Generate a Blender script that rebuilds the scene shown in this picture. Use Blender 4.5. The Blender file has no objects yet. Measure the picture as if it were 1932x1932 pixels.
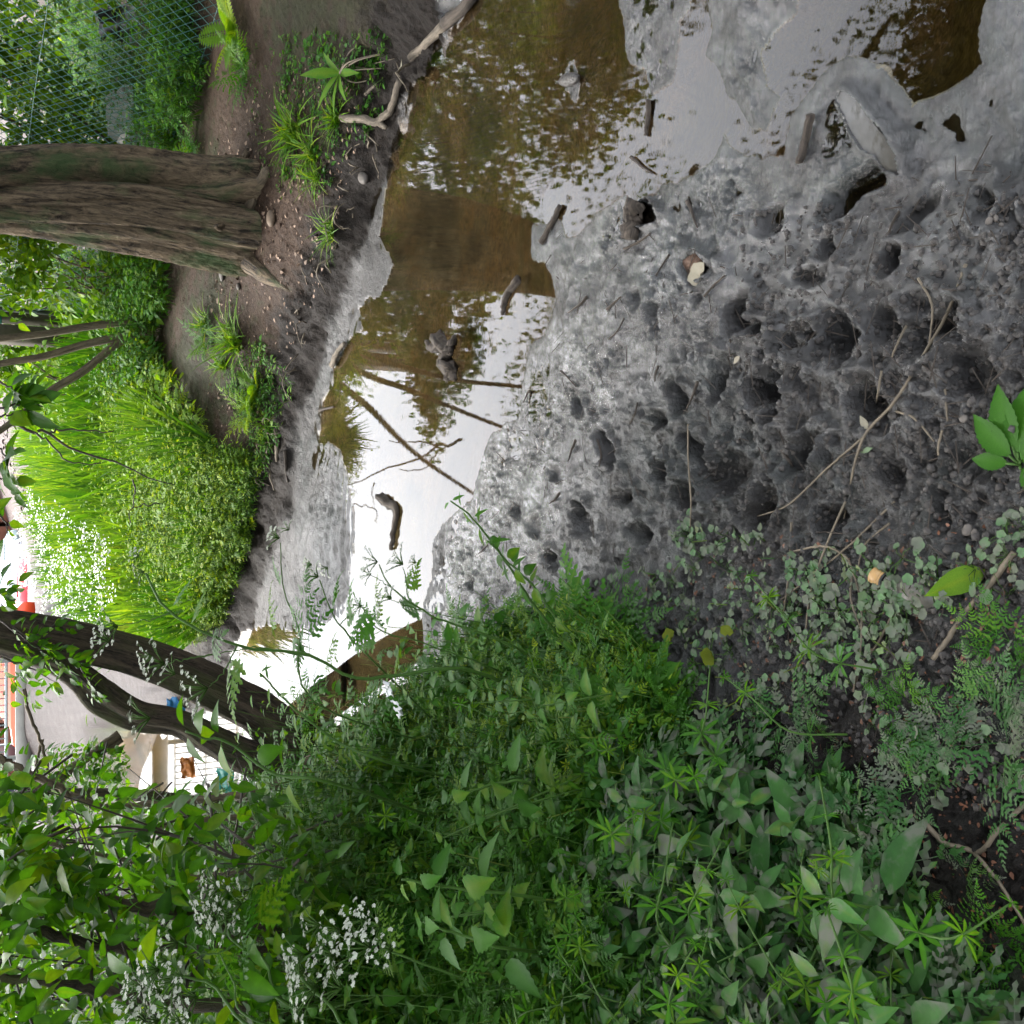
import bpy, math, random
import numpy as np
from mathutils import Vector, Matrix
rng = np.random.default_rng(7)
random.seed(7)
S = bpy.context.scene
COL = S.collection
R = math.radians

# ------------------------------------------------------------------ camera
# the phone was held sideways: the world's up is the left of the picture
PITCH = R(27.5); FOV = R(54.0); EYE = 1.5
F = 966.0/math.tan(FOV/2)
FWD = np.array([0, math.cos(PITCH), -math.sin(PITCH)])
UPV = np.array([0, math.sin(PITCH), math.cos(PITCH)])
RGT = np.array([1.0, 0, 0])
cam = bpy.data.cameras.new('camera'); camo = bpy.data.objects.new('camera', cam); COL.objects.link(camo)
cam.sensor_fit = 'AUTO'; cam.angle = FOV; cam.clip_start = .02; cam.clip_end = 900
m = Matrix.Identity(4)
for r in range(3):
    m[r][0] = -UPV[r]; m[r][1] = RGT[r]; m[r][2] = -FWD[r]
m[2][3] = EYE
camo.matrix_world = m
S.camera = camo
# ------------------------------------------------------------------ light
W = bpy.data.worlds.new('World'); S.world = W; W.use_nodes = True
nt = W.node_tree; bg = nt.nodes['Background']
sky = nt.nodes.new('ShaderNodeTexSky'); sky.sky_type = 'NISHITA'; sky.sun_disc = False
SUN_EL, SUN_AZ = R(48), R(-35)
sky.sun_elevation = SUN_EL; sky.sun_rotation = SUN_AZ
sky.dust_density = 3.0; sky.air_density = 1.0
hs = nt.nodes.new('ShaderNodeHueSaturation'); hs.inputs['Saturation'].default_value = .28
nt.links.new(sky.outputs[0], hs.inputs['Color'])
# overcast: the cloud layer is brighter overhead than at the horizon
tcw = nt.nodes.new('ShaderNodeTexCoord'); sx = nt.nodes.new('ShaderNodeSeparateXYZ'); nt.links.new(tcw.outputs['Generated'], sx.inputs[0])
mr = nt.nodes.new('ShaderNodeMapRange'); mr.inputs['From Min'].default_value = .2; mr.inputs['From Max'].default_value = .62; mr.inputs['To Min'].default_value = 1.0; mr.inputs['To Max'].default_value = 2.3
nt.links.new(sx.outputs['Z'], mr.inputs['Value']); ml = nt.nodes.new('ShaderNodeMixRGB'); ml.blend_type = 'MULTIPLY'; ml.inputs[0].default_value = 1
nt.links.new(hs.outputs[0], ml.inputs[1]); nt.links.new(mr.outputs[0], ml.inputs[2]); nt.links.new(ml.outputs[0], bg.inputs['Color'])
bg.inputs['Strength'].default_value = .15
sl = bpy.data.lights.new('sun', 'SUN'); sl.energy = .5; sl.angle = R(25); sl.color = (1, .96, .9)
so = bpy.data.objects.new('sun', sl); COL.objects.link(so)
sd = Vector((math.sin(SUN_AZ)*math.cos(SUN_EL), math.cos(SUN_AZ)*math.cos(SUN_EL), math.sin(SUN_EL)))
so.rotation_euler = (-sd).to_track_quat('-Z', 'Y').to_euler()
S.view_settings.view_transform = 'Standard'; S.view_settings.look = 'None'
S.view_settings.exposure = 2.52; S.view_settings.gamma = 1
S.render.resolution_x = 1024; S.render.resolution_y = 1024
S.cycles.max_bounces = 5; S.cycles.transparent_max_bounces = 6
S.cycles.caustics_reflective = False; S.cycles.caustics_refractive = False

# ------------------------------------------------------------------ photo -> world
def ray(px, py):
    px = np.asarray(px, float); py = np.asarray(py, float)
    return FWD + np.multiply.outer((966-py)/F, RGT) + np.multiply.outer((966-px)/F, UPV)
def at_z(px, py, z=0.0):
    d = ray(px, py); t = (EYE-z)/np.maximum(-d[..., 2], 1e-3)
    return np.array([0, 0, EYE])+d*np.asarray(t)[..., None]
def at_y(px, py, Y):
    d = ray(px, py); t = np.asarray(Y)/d[..., 1]
    return np.array([0, 0, EYE])+d*np.asarray(t)[..., None]

# ------------------------------------------------------------------ noise
def _h(ix, iy, s):
    n = (ix.astype(np.int64)*374761393+iy.astype(np.int64)*668265263+s*974634777) & 0xffffffff
    n = ((n ^ (n >> 13))*1274126177) & 0xffffffff
    return ((n ^ (n >> 16)) & 0xffff)/65535.0
def vn(x, y, s=0):
    ix = np.floor(x); iy = np.floor(y); fx = x-ix; fy = y-iy
    fx = fx*fx*(3-2*fx); fy = fy*fy*(3-2*fy)
    a = _h(ix, iy, s); b = _h(ix+1, iy, s); c = _h(ix, iy+1, s); d = _h(ix+1, iy+1, s)
    return (a+(b-a)*fx)*(1-fy)+(c+(d-c)*fx)*fy-.5
def fbm(x, y, sc, o=4, s=0, g=.5):
    t = 0; a = 1.0; k = 1.0/sc
    for i in range(o):
        c, sn = math.cos(i*1.1+.5), math.sin(i*1.1+.5)
        t = t+a*vn((x*c-y*sn)*k+i*17.3, (x*sn+y*c)*k-i*9.1, s+i); a *= g; k *= 2.03
    return t
def sst(a, b, x):
    t = np.clip((x-a)/(b-a), 0, 1); return t*t*(3-2*t)

# ------------------------------------------------------------------ terrain
WAT = [(905,-150),(890,0),(860,45),(830,100),(795,150),(763,181),(758,246),(732,332),(722,389),(714,454),(742,499),(732,538),
 (706,564),(678,577),(683,615),(652,649),(631,693),(628,732),(610,758),(600,836),(618,832),(641,844),(654,888),(665,953),
 (670,1010),(666,1050),(659,1114),(644,1166),(600,1180),(551,1192),(494,1179),(455,1200),(440,1260),(400,1340),(345,1380),(235,1380),
 (225,1450),(228,1520),(350,1500),(470,1500),(560,1480),(650,1420),(720,1400),(780,1330),(799,1231),(799,1174),(815,1049),(833,985),(893,939),
 (905,880),(924,823),(946,807),(972,784),(990,719),(1003,654),(1031,634),(1049,564),(1026,492),(1008,481),(1004,430),(1060,400),(1070,440),(1112,424),
 (1161,384),(1200,372),(1270,350),(1335,311),(1366,249),(1400,285),(1439,300),(1496,280),(1496,220),(1548,145),(1600,110),(1657,122),
 (1703,166),(1742,207),(1807,148),(1846,130),(1840,80),(1846,47),(1872,0),(1960,-150)]
wp = at_z(*np.array(WAT).T)[:, :2]
ISL = [[(1175,-80),(1180,60),(1200,120),(1235,190),(1270,150),(1290,60),(1330,-80)],
       [(1340,0),(1330,110),(1380,170),(1420,230),(1450,240),(1480,170),(1440,90),(1500,30),(1510,-90),(1350,-90)],
       [(1085,120),(1092,160),(1090,185),(1075,190),(1068,150),(1074,120)]]
isl = [at_z(*np.array(i).T)[:, :2] for i in ISL]
def sdf(x, y, P):
    best = np.full(x.shape, 1e9); ins = np.zeros(x.shape, bool); n = len(P)
    for i in range(n):
        a = P[i]; b = P[(i+1) % n]; ex, ey = b-a; wx = x-a[0]; wy = y-a[1]
        t = np.clip((wx*ex+wy*ey)/(ex*ex+ey*ey), 0, 1)
        best = np.minimum(best, (wx-ex*t)**2+(wy-ey*t)**2)
        c = (a[1] <= y) != (b[1] <= y)
        if abs(ey) > 1e-9: ins ^= c & (x < ex*(y-a[1])/ey+a[0])
    return np.where(ins, -1, 1)*np.sqrt(best)      # negative in the water
CP = [(1000,600,.02),(1100,500,.025),(1200,700,.045),(1400,500,.04),(1400,800,.07),(1600,500,.06),(1650,250,.035),(1610,340,.045),(1560,260,.03),(1800,500,.08),(1900,900,.11),(1700,1100,.13),
 (1400,1000,.09),(1200,1000,.06),(1000,1050,.035),(1250,150,.01),(1900,150,.02),(1750,350,.05),
 (850,1250,.05),(1000,1300,.1),(1200,1300,.14),(1500,1300,.16),(1800,1300,.17),(1900,1700,.2),(1500,1700,.25),(1200,1700,.32),(900,1700,.3),
 (700,1700,.22),(600,1700,.2),(500,1800,.35),(1900,1900,.24),(1300,2200,.5),(800,2200,.55),
 (690,480,.03),(640,600,.03),(600,720,.03),(560,850,.035),(560,1000,.035),(600,1000,.03),(480,1150,.035),(520,1050,.04),(700,400,.03),(745,300,.02),
 (825,40,.06),(745,180,.07),(690,280,.09),(640,400,.10),(600,500,.11),(560,600,.12),(520,720,.13),(490,850,.14),(462,960,.14),(425,1120,.15),
 (690,60,.15),(620,200,.18),(560,350,.21),(510,500,.25),(600,80,.22),(480,300,.29),(440,480,.32),(430,650,.33),(380,750,.37),(500,120,.30),(450,850,.25),
 (330,200,.44),(300,600,.45),(200,800,.55),(200,1000,.52),(300,1000,.40),(300,1150,.3),(400,1000,.24),(420,800,.30),
 (100,900,.65),(100,1050,.55),(150,1150,.42),(250,50,.5),(240,1230,.25),(400,1270,.1),(340,1330,.1),(500,1550,.12),(380,1600,.3)]
cp = np.array([list(at_z(a, b, z)[:2])+[z] for a, b, z in CP] + [
 (-3.6,17.6,1.0),(-6.5,17.6,1.0),(-2.2,17.6,.85),(-9,17,.9),(-4,15.4,.35),(-6.5,15,.3),(-1.5,20,.6),(-4.5,22,.6),
 (0,28,.75),(3,70,1.2),(-2.7,62,-.3),(-4,57,-.6),(-4.9,51,-.85),(-5,40,-.4),(8,60,1.3),(8,30,.9),(-12,40,-.6),(-12,25,.4),(20,30,1.2),(-30,30,.6),(40,60,1),(-40,60,-.8),
 (0,120,.9),(100,100,1),(-100,100,0),(0,-20,.6),(20,0,1.2),(-20,0,1.0),(0,-3,.2),(3,-1,.15),(-3,-1,.4),(4,2.5,.35),(5,4,.5),(-5,3,.5),(-8,6,.7),(-8,11,.5),
 (0,-100,1),(100,0,1),(-100,0,1),(9,9,.8),(6,7,.75)])
def warp(x, y):
    r = np.sqrt(x*x+y*y)+1e-6; k = np.log1p(r*1.2)/r; return x*k, y*k
_cx, _cy = warp(cp[:, 0], cp[:, 1])
def _k(d2): return .5*d2*np.log(d2+1e-12)
_n = len(cp); A = np.zeros((_n+3, _n+3))
A[:_n, :_n] = _k((_cx[:, None]-_cx)**2+(_cy[:, None]-_cy)**2)+np.eye(_n)*.0008
A[:_n, _n] = 1; A[:_n, _n+1] = _cx; A[:_n, _n+2] = _cy; A[_n:, :_n] = A[:_n, _n:].T
_w = np.linalg.solve(A, np.concatenate([cp[:, 2], [0, 0, 0]]))
def tps(x, y):
    a, b = warp(x, y); z = _w[_n]+_w[_n+1]*a+_w[_n+2]*b
    for i in range(_n): z = z+_w[i]*_k((a-_cx[i])**2+(b-_cy[i])**2)
    return np.clip(z, -.9, 1.6)
# footprints and trampled holes: px, py, length m, width m, yaw deg, depth m
FP = [(1490,730,.17,.11,20,.07),(1605,640,.15,.10,70,.055),(1405,595,.10,.08,10,.05),(1440,620,.09,.05,80,.035),(1310,500,.12,.06,60,.045),(1600,355,.17,.07,115,.05),
 (1880,380,.09,.06,40,.05),(1690,490,.06,.05,0,.03),(1530,520,.14,.06,80,.03),(1290,745,.12,.07,30,.03),(1150,860,.14,.06,50,.03),(1250,885,.15,.07,100,.03),(1100,985,.14,.07,60,.028),
 (1175,935,.13,.06,80,.028),(1330,850,.16,.07,40,.035),(1050,1060,.13,.06,80,.025),(1010,1000,.12,.06,60,.02),(1400,905,.14,.08,110,.035),(1240,620,.12,.07,20,.025),(1190,560,.1,.06,60,.02),
 (1690,770,.13,.08,60,.04),(1780,640,.12,.07,100,.03),(1550,860,.14,.07,130,.04),(1480,960,.15,.07,130,.04),(1220,1010,.12,.07,80,.03),(1740,900,.1,.08,30,.03),(1380,720,.12,.06,150,.03),
 (1330,560,.07,.05,20,.025),(1450,400,.1,.06,100,.025),(1560,250,.2,.06,125,.010),(1660,270,.17,.065,118,.006),(1800,600,.12,.06,60,.025),(1720,400,.1,.05,130,.025),(1195,400,.09,.05,70,.04),
 (1080,760,.1,.05,50,.02),(1040,900,.1,.05,60,.018),(960,960,.12,.05,70,.02),(1130,700,.1,.05,30,.02),(1880,700,.14,.08,60,.03),(1840,980,.1,.06,20,.025),(1620,980,.1,.06,80,.03),
 (1250,790,.1,.05,70,.025),(1310,930,.13,.07,90,.035),(1350,640,.1,.06,140,.02),(1520,640,.1,.06,110,.035),(880,1100,.1,.05,70,.02),(1690,620,.1,.07,70,.03),(1560,470,.1,.06,40,.03)]
PUD = at_z(*np.array([(1585,165),(1612,185),(1640,225),(1665,255),(1688,290),(1694,325),(1672,322),(1652,300),(1628,282),(1606,250),(1590,215),(1578,190)]).T, .03)[:, :2]
fpw = [(at_z(a, b, .05), l, w, R(t), d) for a, b, l, w, t, d in FP]
def ground(x, y, detail=True):
    """height and zone masks"""
    x = np.asarray(x, float); y = np.asarray(y, float)
    wx = x+fbm(x, y, .12, 4, 3)*.045; wy = y+fbm(x, y, .12, 4, 9)*.045
    d = sdf(wx, wy, wp)
    for p in isl: d = np.maximum(d, -sdf(wx, wy, p))
    base = tps(x, y); r = np.hypot(x, y)
    d0 = np.clip(d, 0, None)
    z = np.where(d < 0, -np.minimum(.09, -d*.28), np.maximum(base, .003)*sst(0, .3, d0)*.85+np.maximum(base, .003)*.15*sst(0, .03, d0)+.003+np.minimum(d0*.03, .01))
    mud = np.where(y > 3.3, 1-sst(.032, .055, base), 1-sst(.17, .27, base))*(d > -.01)
    bank = sst(.032, .055, base)*(1-sst(.13, .2, base))*(y > 3.3)
    if detail:
        near = sst(.0, .12, d)
        a = near*(r < 14)
        rid = 1-np.abs(fbm(x, y, .07, 4, 31, .55))*2.6
        z = z+a*(fbm(x, y, .5, 4, 11)*np.where(y > 3.3, .022, .035)+(rid-.6)*.009*mud*(y < 3.6))
        sm = .35+.65*sst(-.18, .12, fbm(x, y, .33, 3, 131)); sh = sst(0, .03, d)*(r < 9)*np.where(y > 3.5, .7, 1)*sm*1.15
        z = z+sh*((1-np.abs(fbm(x*.75, y*1.25, .045, 3, 47, .6))*2.6-.45)*.009+fbm(x*.8, y*1.3, .02, 3, 41, .65)*.0085-.002*(d < .5))
        # clods and crumbs away from the water
        cl = np.clip(fbm(x, y, .028, 3, 77, .6)+.02, 0, 1)
        z = z+cl*.022*sst(.15, .6, d)*(r < 9)*(y < 3.4)
        z = z+bank*(fbm(x, y, .14, 5, 61, .6)*.06)
        # sand ripples on the far bar
        bar = sst(3.9, 4.6, y)*(1-sst(.045, .06, base))*(d > 0)
        z = z+bar*np.sin((x*.35+y)*70+fbm(x, y, .3, 3, 5)*14)*.0055
        for c, l, w, t, dp in fpw:
            cx, cy = c[0], c[1]; mk = (np.abs(x-cx) < l*1.6) & (np.abs(y-cy) < l*1.6)
            if not mk.any(): continue
            X = x[mk]-cx; Y = y[mk]-cy; u = (X*math.cos(t)+Y*math.sin(t))/(l*.5); v = (-X*math.sin(t)+Y*math.cos(t))/(w*.5)
            q = np.sqrt(u*u+v*v)+fbm(x[mk], y[mk], .07, 4, 19)*1.0
            z[mk] += -dp*1.15*(1-sst(.2, 1.05, q))+dp*.35*np.exp(-((q-1.25)/.28)**2)
        z = np.where(d > .7, np.maximum(z, .004), z)
        mk = (r < 3) & (x > 0)
        if mk.any(): dp_ = sdf(x[mk]+fbm(x[mk], y[mk], .04, 3, 71)*.012, y[mk], PUD); z[mk] = np.where(dp_ < 0, .022+np.clip(-dp_, 0, .02)*-.2, z[mk]*sst(0, .03, dp_)+.034*(1-sst(0, .03, dp_)))
        z = z+(r >= 14)*fbm(x, y, 2.0, 4, 88)*.12
    return z, d, base, mud, bank
def gz(x, y): return ground(np.atleast_1d(x), np.atleast_1d(y))[0]
def on_ground(px, py, it=9):
    px = np.atleast_1d(np.asarray(px, float)); py = np.atleast_1d(np.asarray(py, float))
    d = ray(px, py); d[:, 2] = np.minimum(d[:, 2], -.004); z = np.full(len(px), .2)
    for i in range(it):
        t = (EYE-z)/-d[:, 2]; p = np.array([0, 0, EYE])+d*t[:, None]
        z = z*.5+.5*ground(p[:, 0], p[:, 1], detail=(i > it-4))[0]
    p[:, 2] = gz(p[:, 0], p[:, 1]); return p

# ------------------------------------------------------------------ mesh helpers
class T:
    def __init__(s, V, Fc):
        s.V = np.asarray(V, float).reshape(-1, 3); s.L = np.array([i for f in Fc for i in f], np.int64); s.N = np.array([len(f) for f in Fc], np.int64); s.tv = np.zeros(len(s.V))
def tcat(items):
    V = []; L = []; N = []; o = 0; tv = [t.tv for t in items]
    for t in items: V.append(t.V); L.append(t.L+o); N.append(t.N); o += len(t.V)
    r = T(np.zeros((0, 3)), []); r.V = np.concatenate(V); r.L = np.concatenate(L); r.N = np.concatenate(N); r.tv = np.concatenate(tv); return r
def tx(t, M=None, off=(0, 0, 0)):
    r = T(np.zeros((0, 3)), []); r.V = (t.V@np.asarray(M).T if M is not None else t.V)+np.asarray(off); r.L = t.L; r.N = t.N; r.tv = t.tv; return r
def basis(d, n, sc=1.0, wid=1.0):
    """rotation with local Y along d, local Z near n"""
    d = np.atleast_2d(d).astype(float); n = np.broadcast_to(np.atleast_2d(n).astype(float), d.shape)
    d = d/np.linalg.norm(d, axis=1, keepdims=True); x = np.cross(d, n); l = np.linalg.norm(x, axis=1, keepdims=True)
    x = np.where(l < 1e-4, np.array([1., 0, 0]), x/np.maximum(l, 1e-4)); z = np.cross(x, d)
    sc = np.broadcast_to(np.asarray(sc, float), (len(d),))[:, None]
    return np.stack([x*sc*wid, d*sc, z*sc], axis=2)
class Geo:
    def __init__(s): s.V = []; s.L = []; s.N = []; s.t = []; s.b = []; s.m = []; s.o = 0
    def add(s, t, tint=.5, mi=0, buv=None):
        s.V.append(t.V); s.L.append(t.L+s.o); s.N.append(t.N); n = len(t.V); s.o += n
        s.t.append(np.clip(tint+(t.tv if len(t.tv) == n else 0), 0, 1)*np.ones(n)); s.b.append(np.zeros((n, 3)) if buv is None else buv); s.m.append(np.full(len(t.N), mi)); return s
    def inst(s, t, M, off, tint, mi=0):
        k = len(M)
        if k == 0: return s
        V = np.einsum('nij,vj->nvi', M, t.V)+np.asarray(off)[:, None, :]; n = len(t.V)
        s.V.append(V.reshape(-1, 3)); s.L.append((t.L[None]+(np.arange(k)*n)[:, None]).ravel()+s.o); s.N.append(np.tile(t.N, k)); s.o += n*k
        s.t.append(np.clip(np.repeat(np.broadcast_to(tint, (k,)), n)+np.tile(t.tv, k), 0, 1)); s.b.append(np.zeros((n*k, 3))); s.m.append(np.full(len(t.N)*k, mi)); return s
    def mesh(s, name, mats, smooth=True, attrs=None):
        V = np.concatenate(s.V); L = np.concatenate(s.L); N = np.concatenate(s.N)
        me = bpy.data.meshes.new(name); me.vertices.add(len(V)); me.vertices.foreach_set('co', V.ravel().astype(np.float32))
        me.loops.add(len(L)); me.loops.foreach_set('vertex_index', L.astype(np.int32))
        me.polygons.add(len(N)); st = np.concatenate([[0], np.cumsum(N)[:-1]]).astype(np.int32)
        me.polygons.foreach_set('loop_start', st); me.polygons.foreach_set('loop_total', N.astype(np.int32))
        me.polygons.foreach_set('material_index', np.concatenate(s.m).astype(np.int32))
        if smooth: me.polygons.foreach_set('use_smooth', np.ones(len(N), bool))
        a = me.attributes.new('tint', 'FLOAT', 'POINT'); a.data.foreach_set('value', np.concatenate(s.t).astype(np.float32))
        b = np.concatenate(s.b)
        if np.abs(b).max() > 0:
            a = me.attributes.new('buv', 'FLOAT_VECTOR', 'POINT'); a.data.foreach_set('vector', b.ravel().astype(np.float32))
        for mm in (mats if isinstance(mats, (list, tuple)) else [mats]): me.materials.append(mm)
        me.update(calc_edges=True); me.validate(); return me
    def build(s, name, mats, parent=None, smooth=True):
        o = bpy.data.objects.new(name, s.mesh(name, mats, smooth)); COL.objects.link(o)
        if parent is not None: o.parent = parent
        return o
def tag(o, label=None, cat=None, group=None, kind=None):
    if label: o['label'] = label
    if cat: o['category'] = cat
    if group: o['group'] = group
    if kind: o['kind'] = kind
    return o
def empty(name, loc=(0, 0, 0), rz=0, label=None, cat=None, group=None, scale=1):
    o = bpy.data.objects.new(name, None); COL.objects.link(o); o.location = [float(v) for v in loc]; o.rotation_euler = (0, 0, rz)
    o.scale = (scale,)*3; o.empty_display_size = .05; return tag(o, label, cat, group)
def dup(root, loc, rz, label=None, group=None, scale=1, tilt=(0, 0)):
    r = root.copy(); COL.objects.link(r); r.location = [float(v) for v in loc]; r.rotation_euler = (tilt[0], tilt[1], rz); r.scale = (scale,)*3
    if label: r['label'] = label
    if group: r['group'] = group
    for ch in list(root.children):
        c = ch.copy(); COL.objects.link(c); c.parent = r
        for g in ch.children:
            d = g.copy(); COL.objects.link(d); d.parent = c
    return r
def tube(P, rad, sides=8, cap=True, wob=0.0, flute=None):
    P = np.asarray(P, float); n = len(P); rad = np.broadcast_to(np.asarray(rad, float), (n,))
    tg = np.gradient(P, axis=0); tg /= np.linalg.norm(tg, axis=1, keepdims=True)+1e-9
    up = np.array([0, 0, 1.]) if abs(tg[0][2]) < .9 else np.array([1., 0, 0])
    u = np.cross(tg[0], up); u /= np.linalg.norm(u); U = [u]
    for i in range(1, n):
        u = u-tg[i]*np.dot(u, tg[i]); u /= np.linalg.norm(u); U.append(u)
    U = np.array(U); Vv = np.cross(tg, U); th = np.arange(sides)/sides*2*math.pi
    ln = np.concatenate([[0], np.cumsum(np.linalg.norm(np.diff(P, axis=0), axis=1))])
    k = np.ones((n, sides))
    if flute is not None: k = flute(ln[:, None], th[None])
    if wob: k = k*(1+wob*2*vn(th[None]*1.7+ln[:, None]*3, ln[:, None]*9+th[None]*.6, 4))
    rr = rad[:, None]*k
    V = P[:, None]+rr[..., None]*(U[:, None]*np.cos(th)[None, :, None]+Vv[:, None]*np.sin(th)[None, :, None])
    Fc = [(i*sides+j, i*sides+(j+1) % sides, (i+1)*sides+(j+1) % sides, (i+1)*sides+j) for i in range(n-1) for j in range(sides)]
    if cap: Fc += [tuple(range(sides))[::-1], tuple((n-1)*sides+j for j in range(sides))]
    b = np.stack([np.cos(th)[None]*rad[:, None], np.sin(th)[None]*rad[:, None], np.broadcast_to(ln[:, None], (n, sides))], -1).reshape(-1, 3)
    return T(V.reshape(-1, 3), Fc), b
def curve(pts, n=12, jit=0, seed=0):
    """Catmull-Rom through points"""
    P = np.asarray(pts, float); P = np.vstack([2*P[0]-P[1], P, 2*P[-1]-P[-2]]); out = []
    m_ = len(P)-3
    for s in np.linspace(0, m_-1e-6, n):
        i = int(s); t = s-i; a, b, c, d = P[i:i+4]
        out.append(.5*((2*b)+(-a+c)*t+(2*a-5*b+4*c-d)*t*t+(-a+3*b-3*c+d)*t**3))
    out = np.array(out)
    if jit: out[1:-1] += np.random.default_rng(seed).normal(0, jit, (n-2, 3))
    return out
def addtube(g, pts, r0, r1, n=12, sides=7, jit=0, seed=0, wob=.0, mi=0, tint=.5, flute=None):
    P = curve(pts, n, jit, seed); t, b = tube(P, np.linspace(r0, r1, n), sides, True, wob, flute); g.add(t, tint, mi, b); return P
def box(cx, cy, cz, sx, sy, sz):
    V = [(cx+sx*(i-.5), cy+sy*(j-.5), cz+sz*(k-.5)) for i in (0, 1) for j in (0, 1) for k in (0, 1)]
    return T(V, [(0, 1, 3, 2), (4, 6, 7, 5), (0, 4, 5, 1), (2, 3, 7, 6), (0, 2, 6, 4), (1, 5, 7, 3)])

# ------------------------------------------------------------------ materials
def mat(name): 
    m_ = bpy.data.materials.new(name); m_.use_nodes = True; n = m_.node_tree; return m_, n, n.nodes['Principled BSDF']
def N(n, t, **k):
    x = n.nodes.new(t)
    for a, b in k.items(): setattr(x, a, b)
    return x
def ramp(n, src, stops):
    r = N(n, 'ShaderNodeValToRGB'); e = r.color_ramp.elements
    while len(e) < len(stops): e.new(.5)
    for i, (p, c) in enumerate(stops): e[i].position = p; e[i].color = tuple(c)+(1,) if len(c) == 3 else c
    n.links.new(src, r.inputs[0]); return r
def noise(n, vec, sc, det=4, rough=.55, dist=0):
    x = N(n, 'ShaderNodeTexNoise'); x.inputs['Scale'].default_value = sc; x.inputs['Detail'].default_value = det; x.inputs['Roughness'].default_value = rough; x.inputs['Distortion'].default_value = dist
    if vec is not None: n.links.new(vec, x.inputs['Vector'])
    return x
def leafmat(name, c1, c2, tr=.35, rough=.5, spec=.35, silt=0):
    c1 = [c1[0]*.5, c1[1]*.68, c1[2]*.42]; c2 = [c2[0]*.64, c2[1]*.8, c2[2]*.5]; spec *= .5; rough += .05
    m_, n, p = mat(name); at = N(n, 'ShaderNodeAttribute', attribute_name='tint')
    r = ramp(n, at.outputs['Fac'], [(0, c1), (.85, c2), (1.0, [min(1, c2[0]*1.5+.02), c2[1]*1.15, c2[2]])])
    tc = N(n, 'ShaderNodeTexCoord'); nz = noise(n, tc.outputs['Object'], 60, 3)
    mx = N(n, 'ShaderNodeMixRGB', blend_type='MULTIPLY'); mx.inputs[0].default_value = .5
    rr = ramp(n, nz.outputs['Fac'], [(.3, (.6, .6, .6)), (.7, (1.2, 1.2, 1.2))]); n.links.new(r.outputs[0], mx.inputs[1]); n.links.new(rr.outputs[0], mx.inputs[2])
    out = mx.outputs[0]
    if silt:
        nz2 = noise(n, tc.outputs['Object'], 25, 4); q = ramp(n, nz2.outputs['Fac'], [(.5-.25*silt, (0, 0, 0)), (.62, (1, 1, 1))])
        mm = N(n, 'ShaderNodeMixRGB'); n.links.new(q.outputs[0], mm.inputs[0]); n.links.new(out, mm.inputs[2] if False else mm.inputs[1]); mm.inputs[2].default_value = (.10, .11, .08, 1); out = mm.outputs[0]
    n.links.new(out, p.inputs['Base Color']); p.inputs['Roughness'].default_value = rough; p.inputs['Specular IOR Level'].default_value = spec
    tl = N(n, 'ShaderNodeBsdfTranslucent'); g2 = N(n, 'ShaderNodeMixRGB', blend_type='MULTIPLY'); g2.inputs[0].default_value = 1; g2.inputs[2].default_value = (1.5, 1.35, .5, 1)
    n.links.new(out, g2.inputs[1]); n.links.new(g2.outputs[0], tl.inputs['Color'])
    ms = N(n, 'ShaderNodeMixShader'); ms.inputs[0].default_value = tr; n.links.new(p.outputs[0], ms.inputs[1]); n.links.new(tl.outputs[0], ms.inputs[2])
    n.links.new(ms.outputs[0], n.nodes['Material Output'].inputs['Surface']); return m_
def plain(name, col, rough=.6, var=.25, sc=30, bump=.2, bsc=80, spec=.4, metal=0):
    m_, n, p = mat(name); tc = N(n, 'ShaderNodeTexCoord'); nz = noise(n, tc.outputs['Object'], sc)
    c = np.array(col); r = ramp(n, nz.outputs['Fac'], [(.3, list(c*(1-var))), (.7, list(np.minimum(1, c*(1+var))))])
    n.links.new(r.outputs[0], p.inputs['Base Color']); p.inputs['Roughness'].default_value = rough; p.inputs['Specular IOR Level'].default_value = spec; p.inputs['Metallic'].default_value = metal
    nb = noise(n, tc.outputs['Object'], bsc); b = N(n, 'ShaderNodeBump'); b.inputs['Strength'].default_value = bump; b.inputs['Distance'].default_value = .01
    n.links.new(nb.outputs['Fac'], b.inputs['Height']); n.links.new(b.outputs[0], p.inputs['Normal']); return m_
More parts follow.
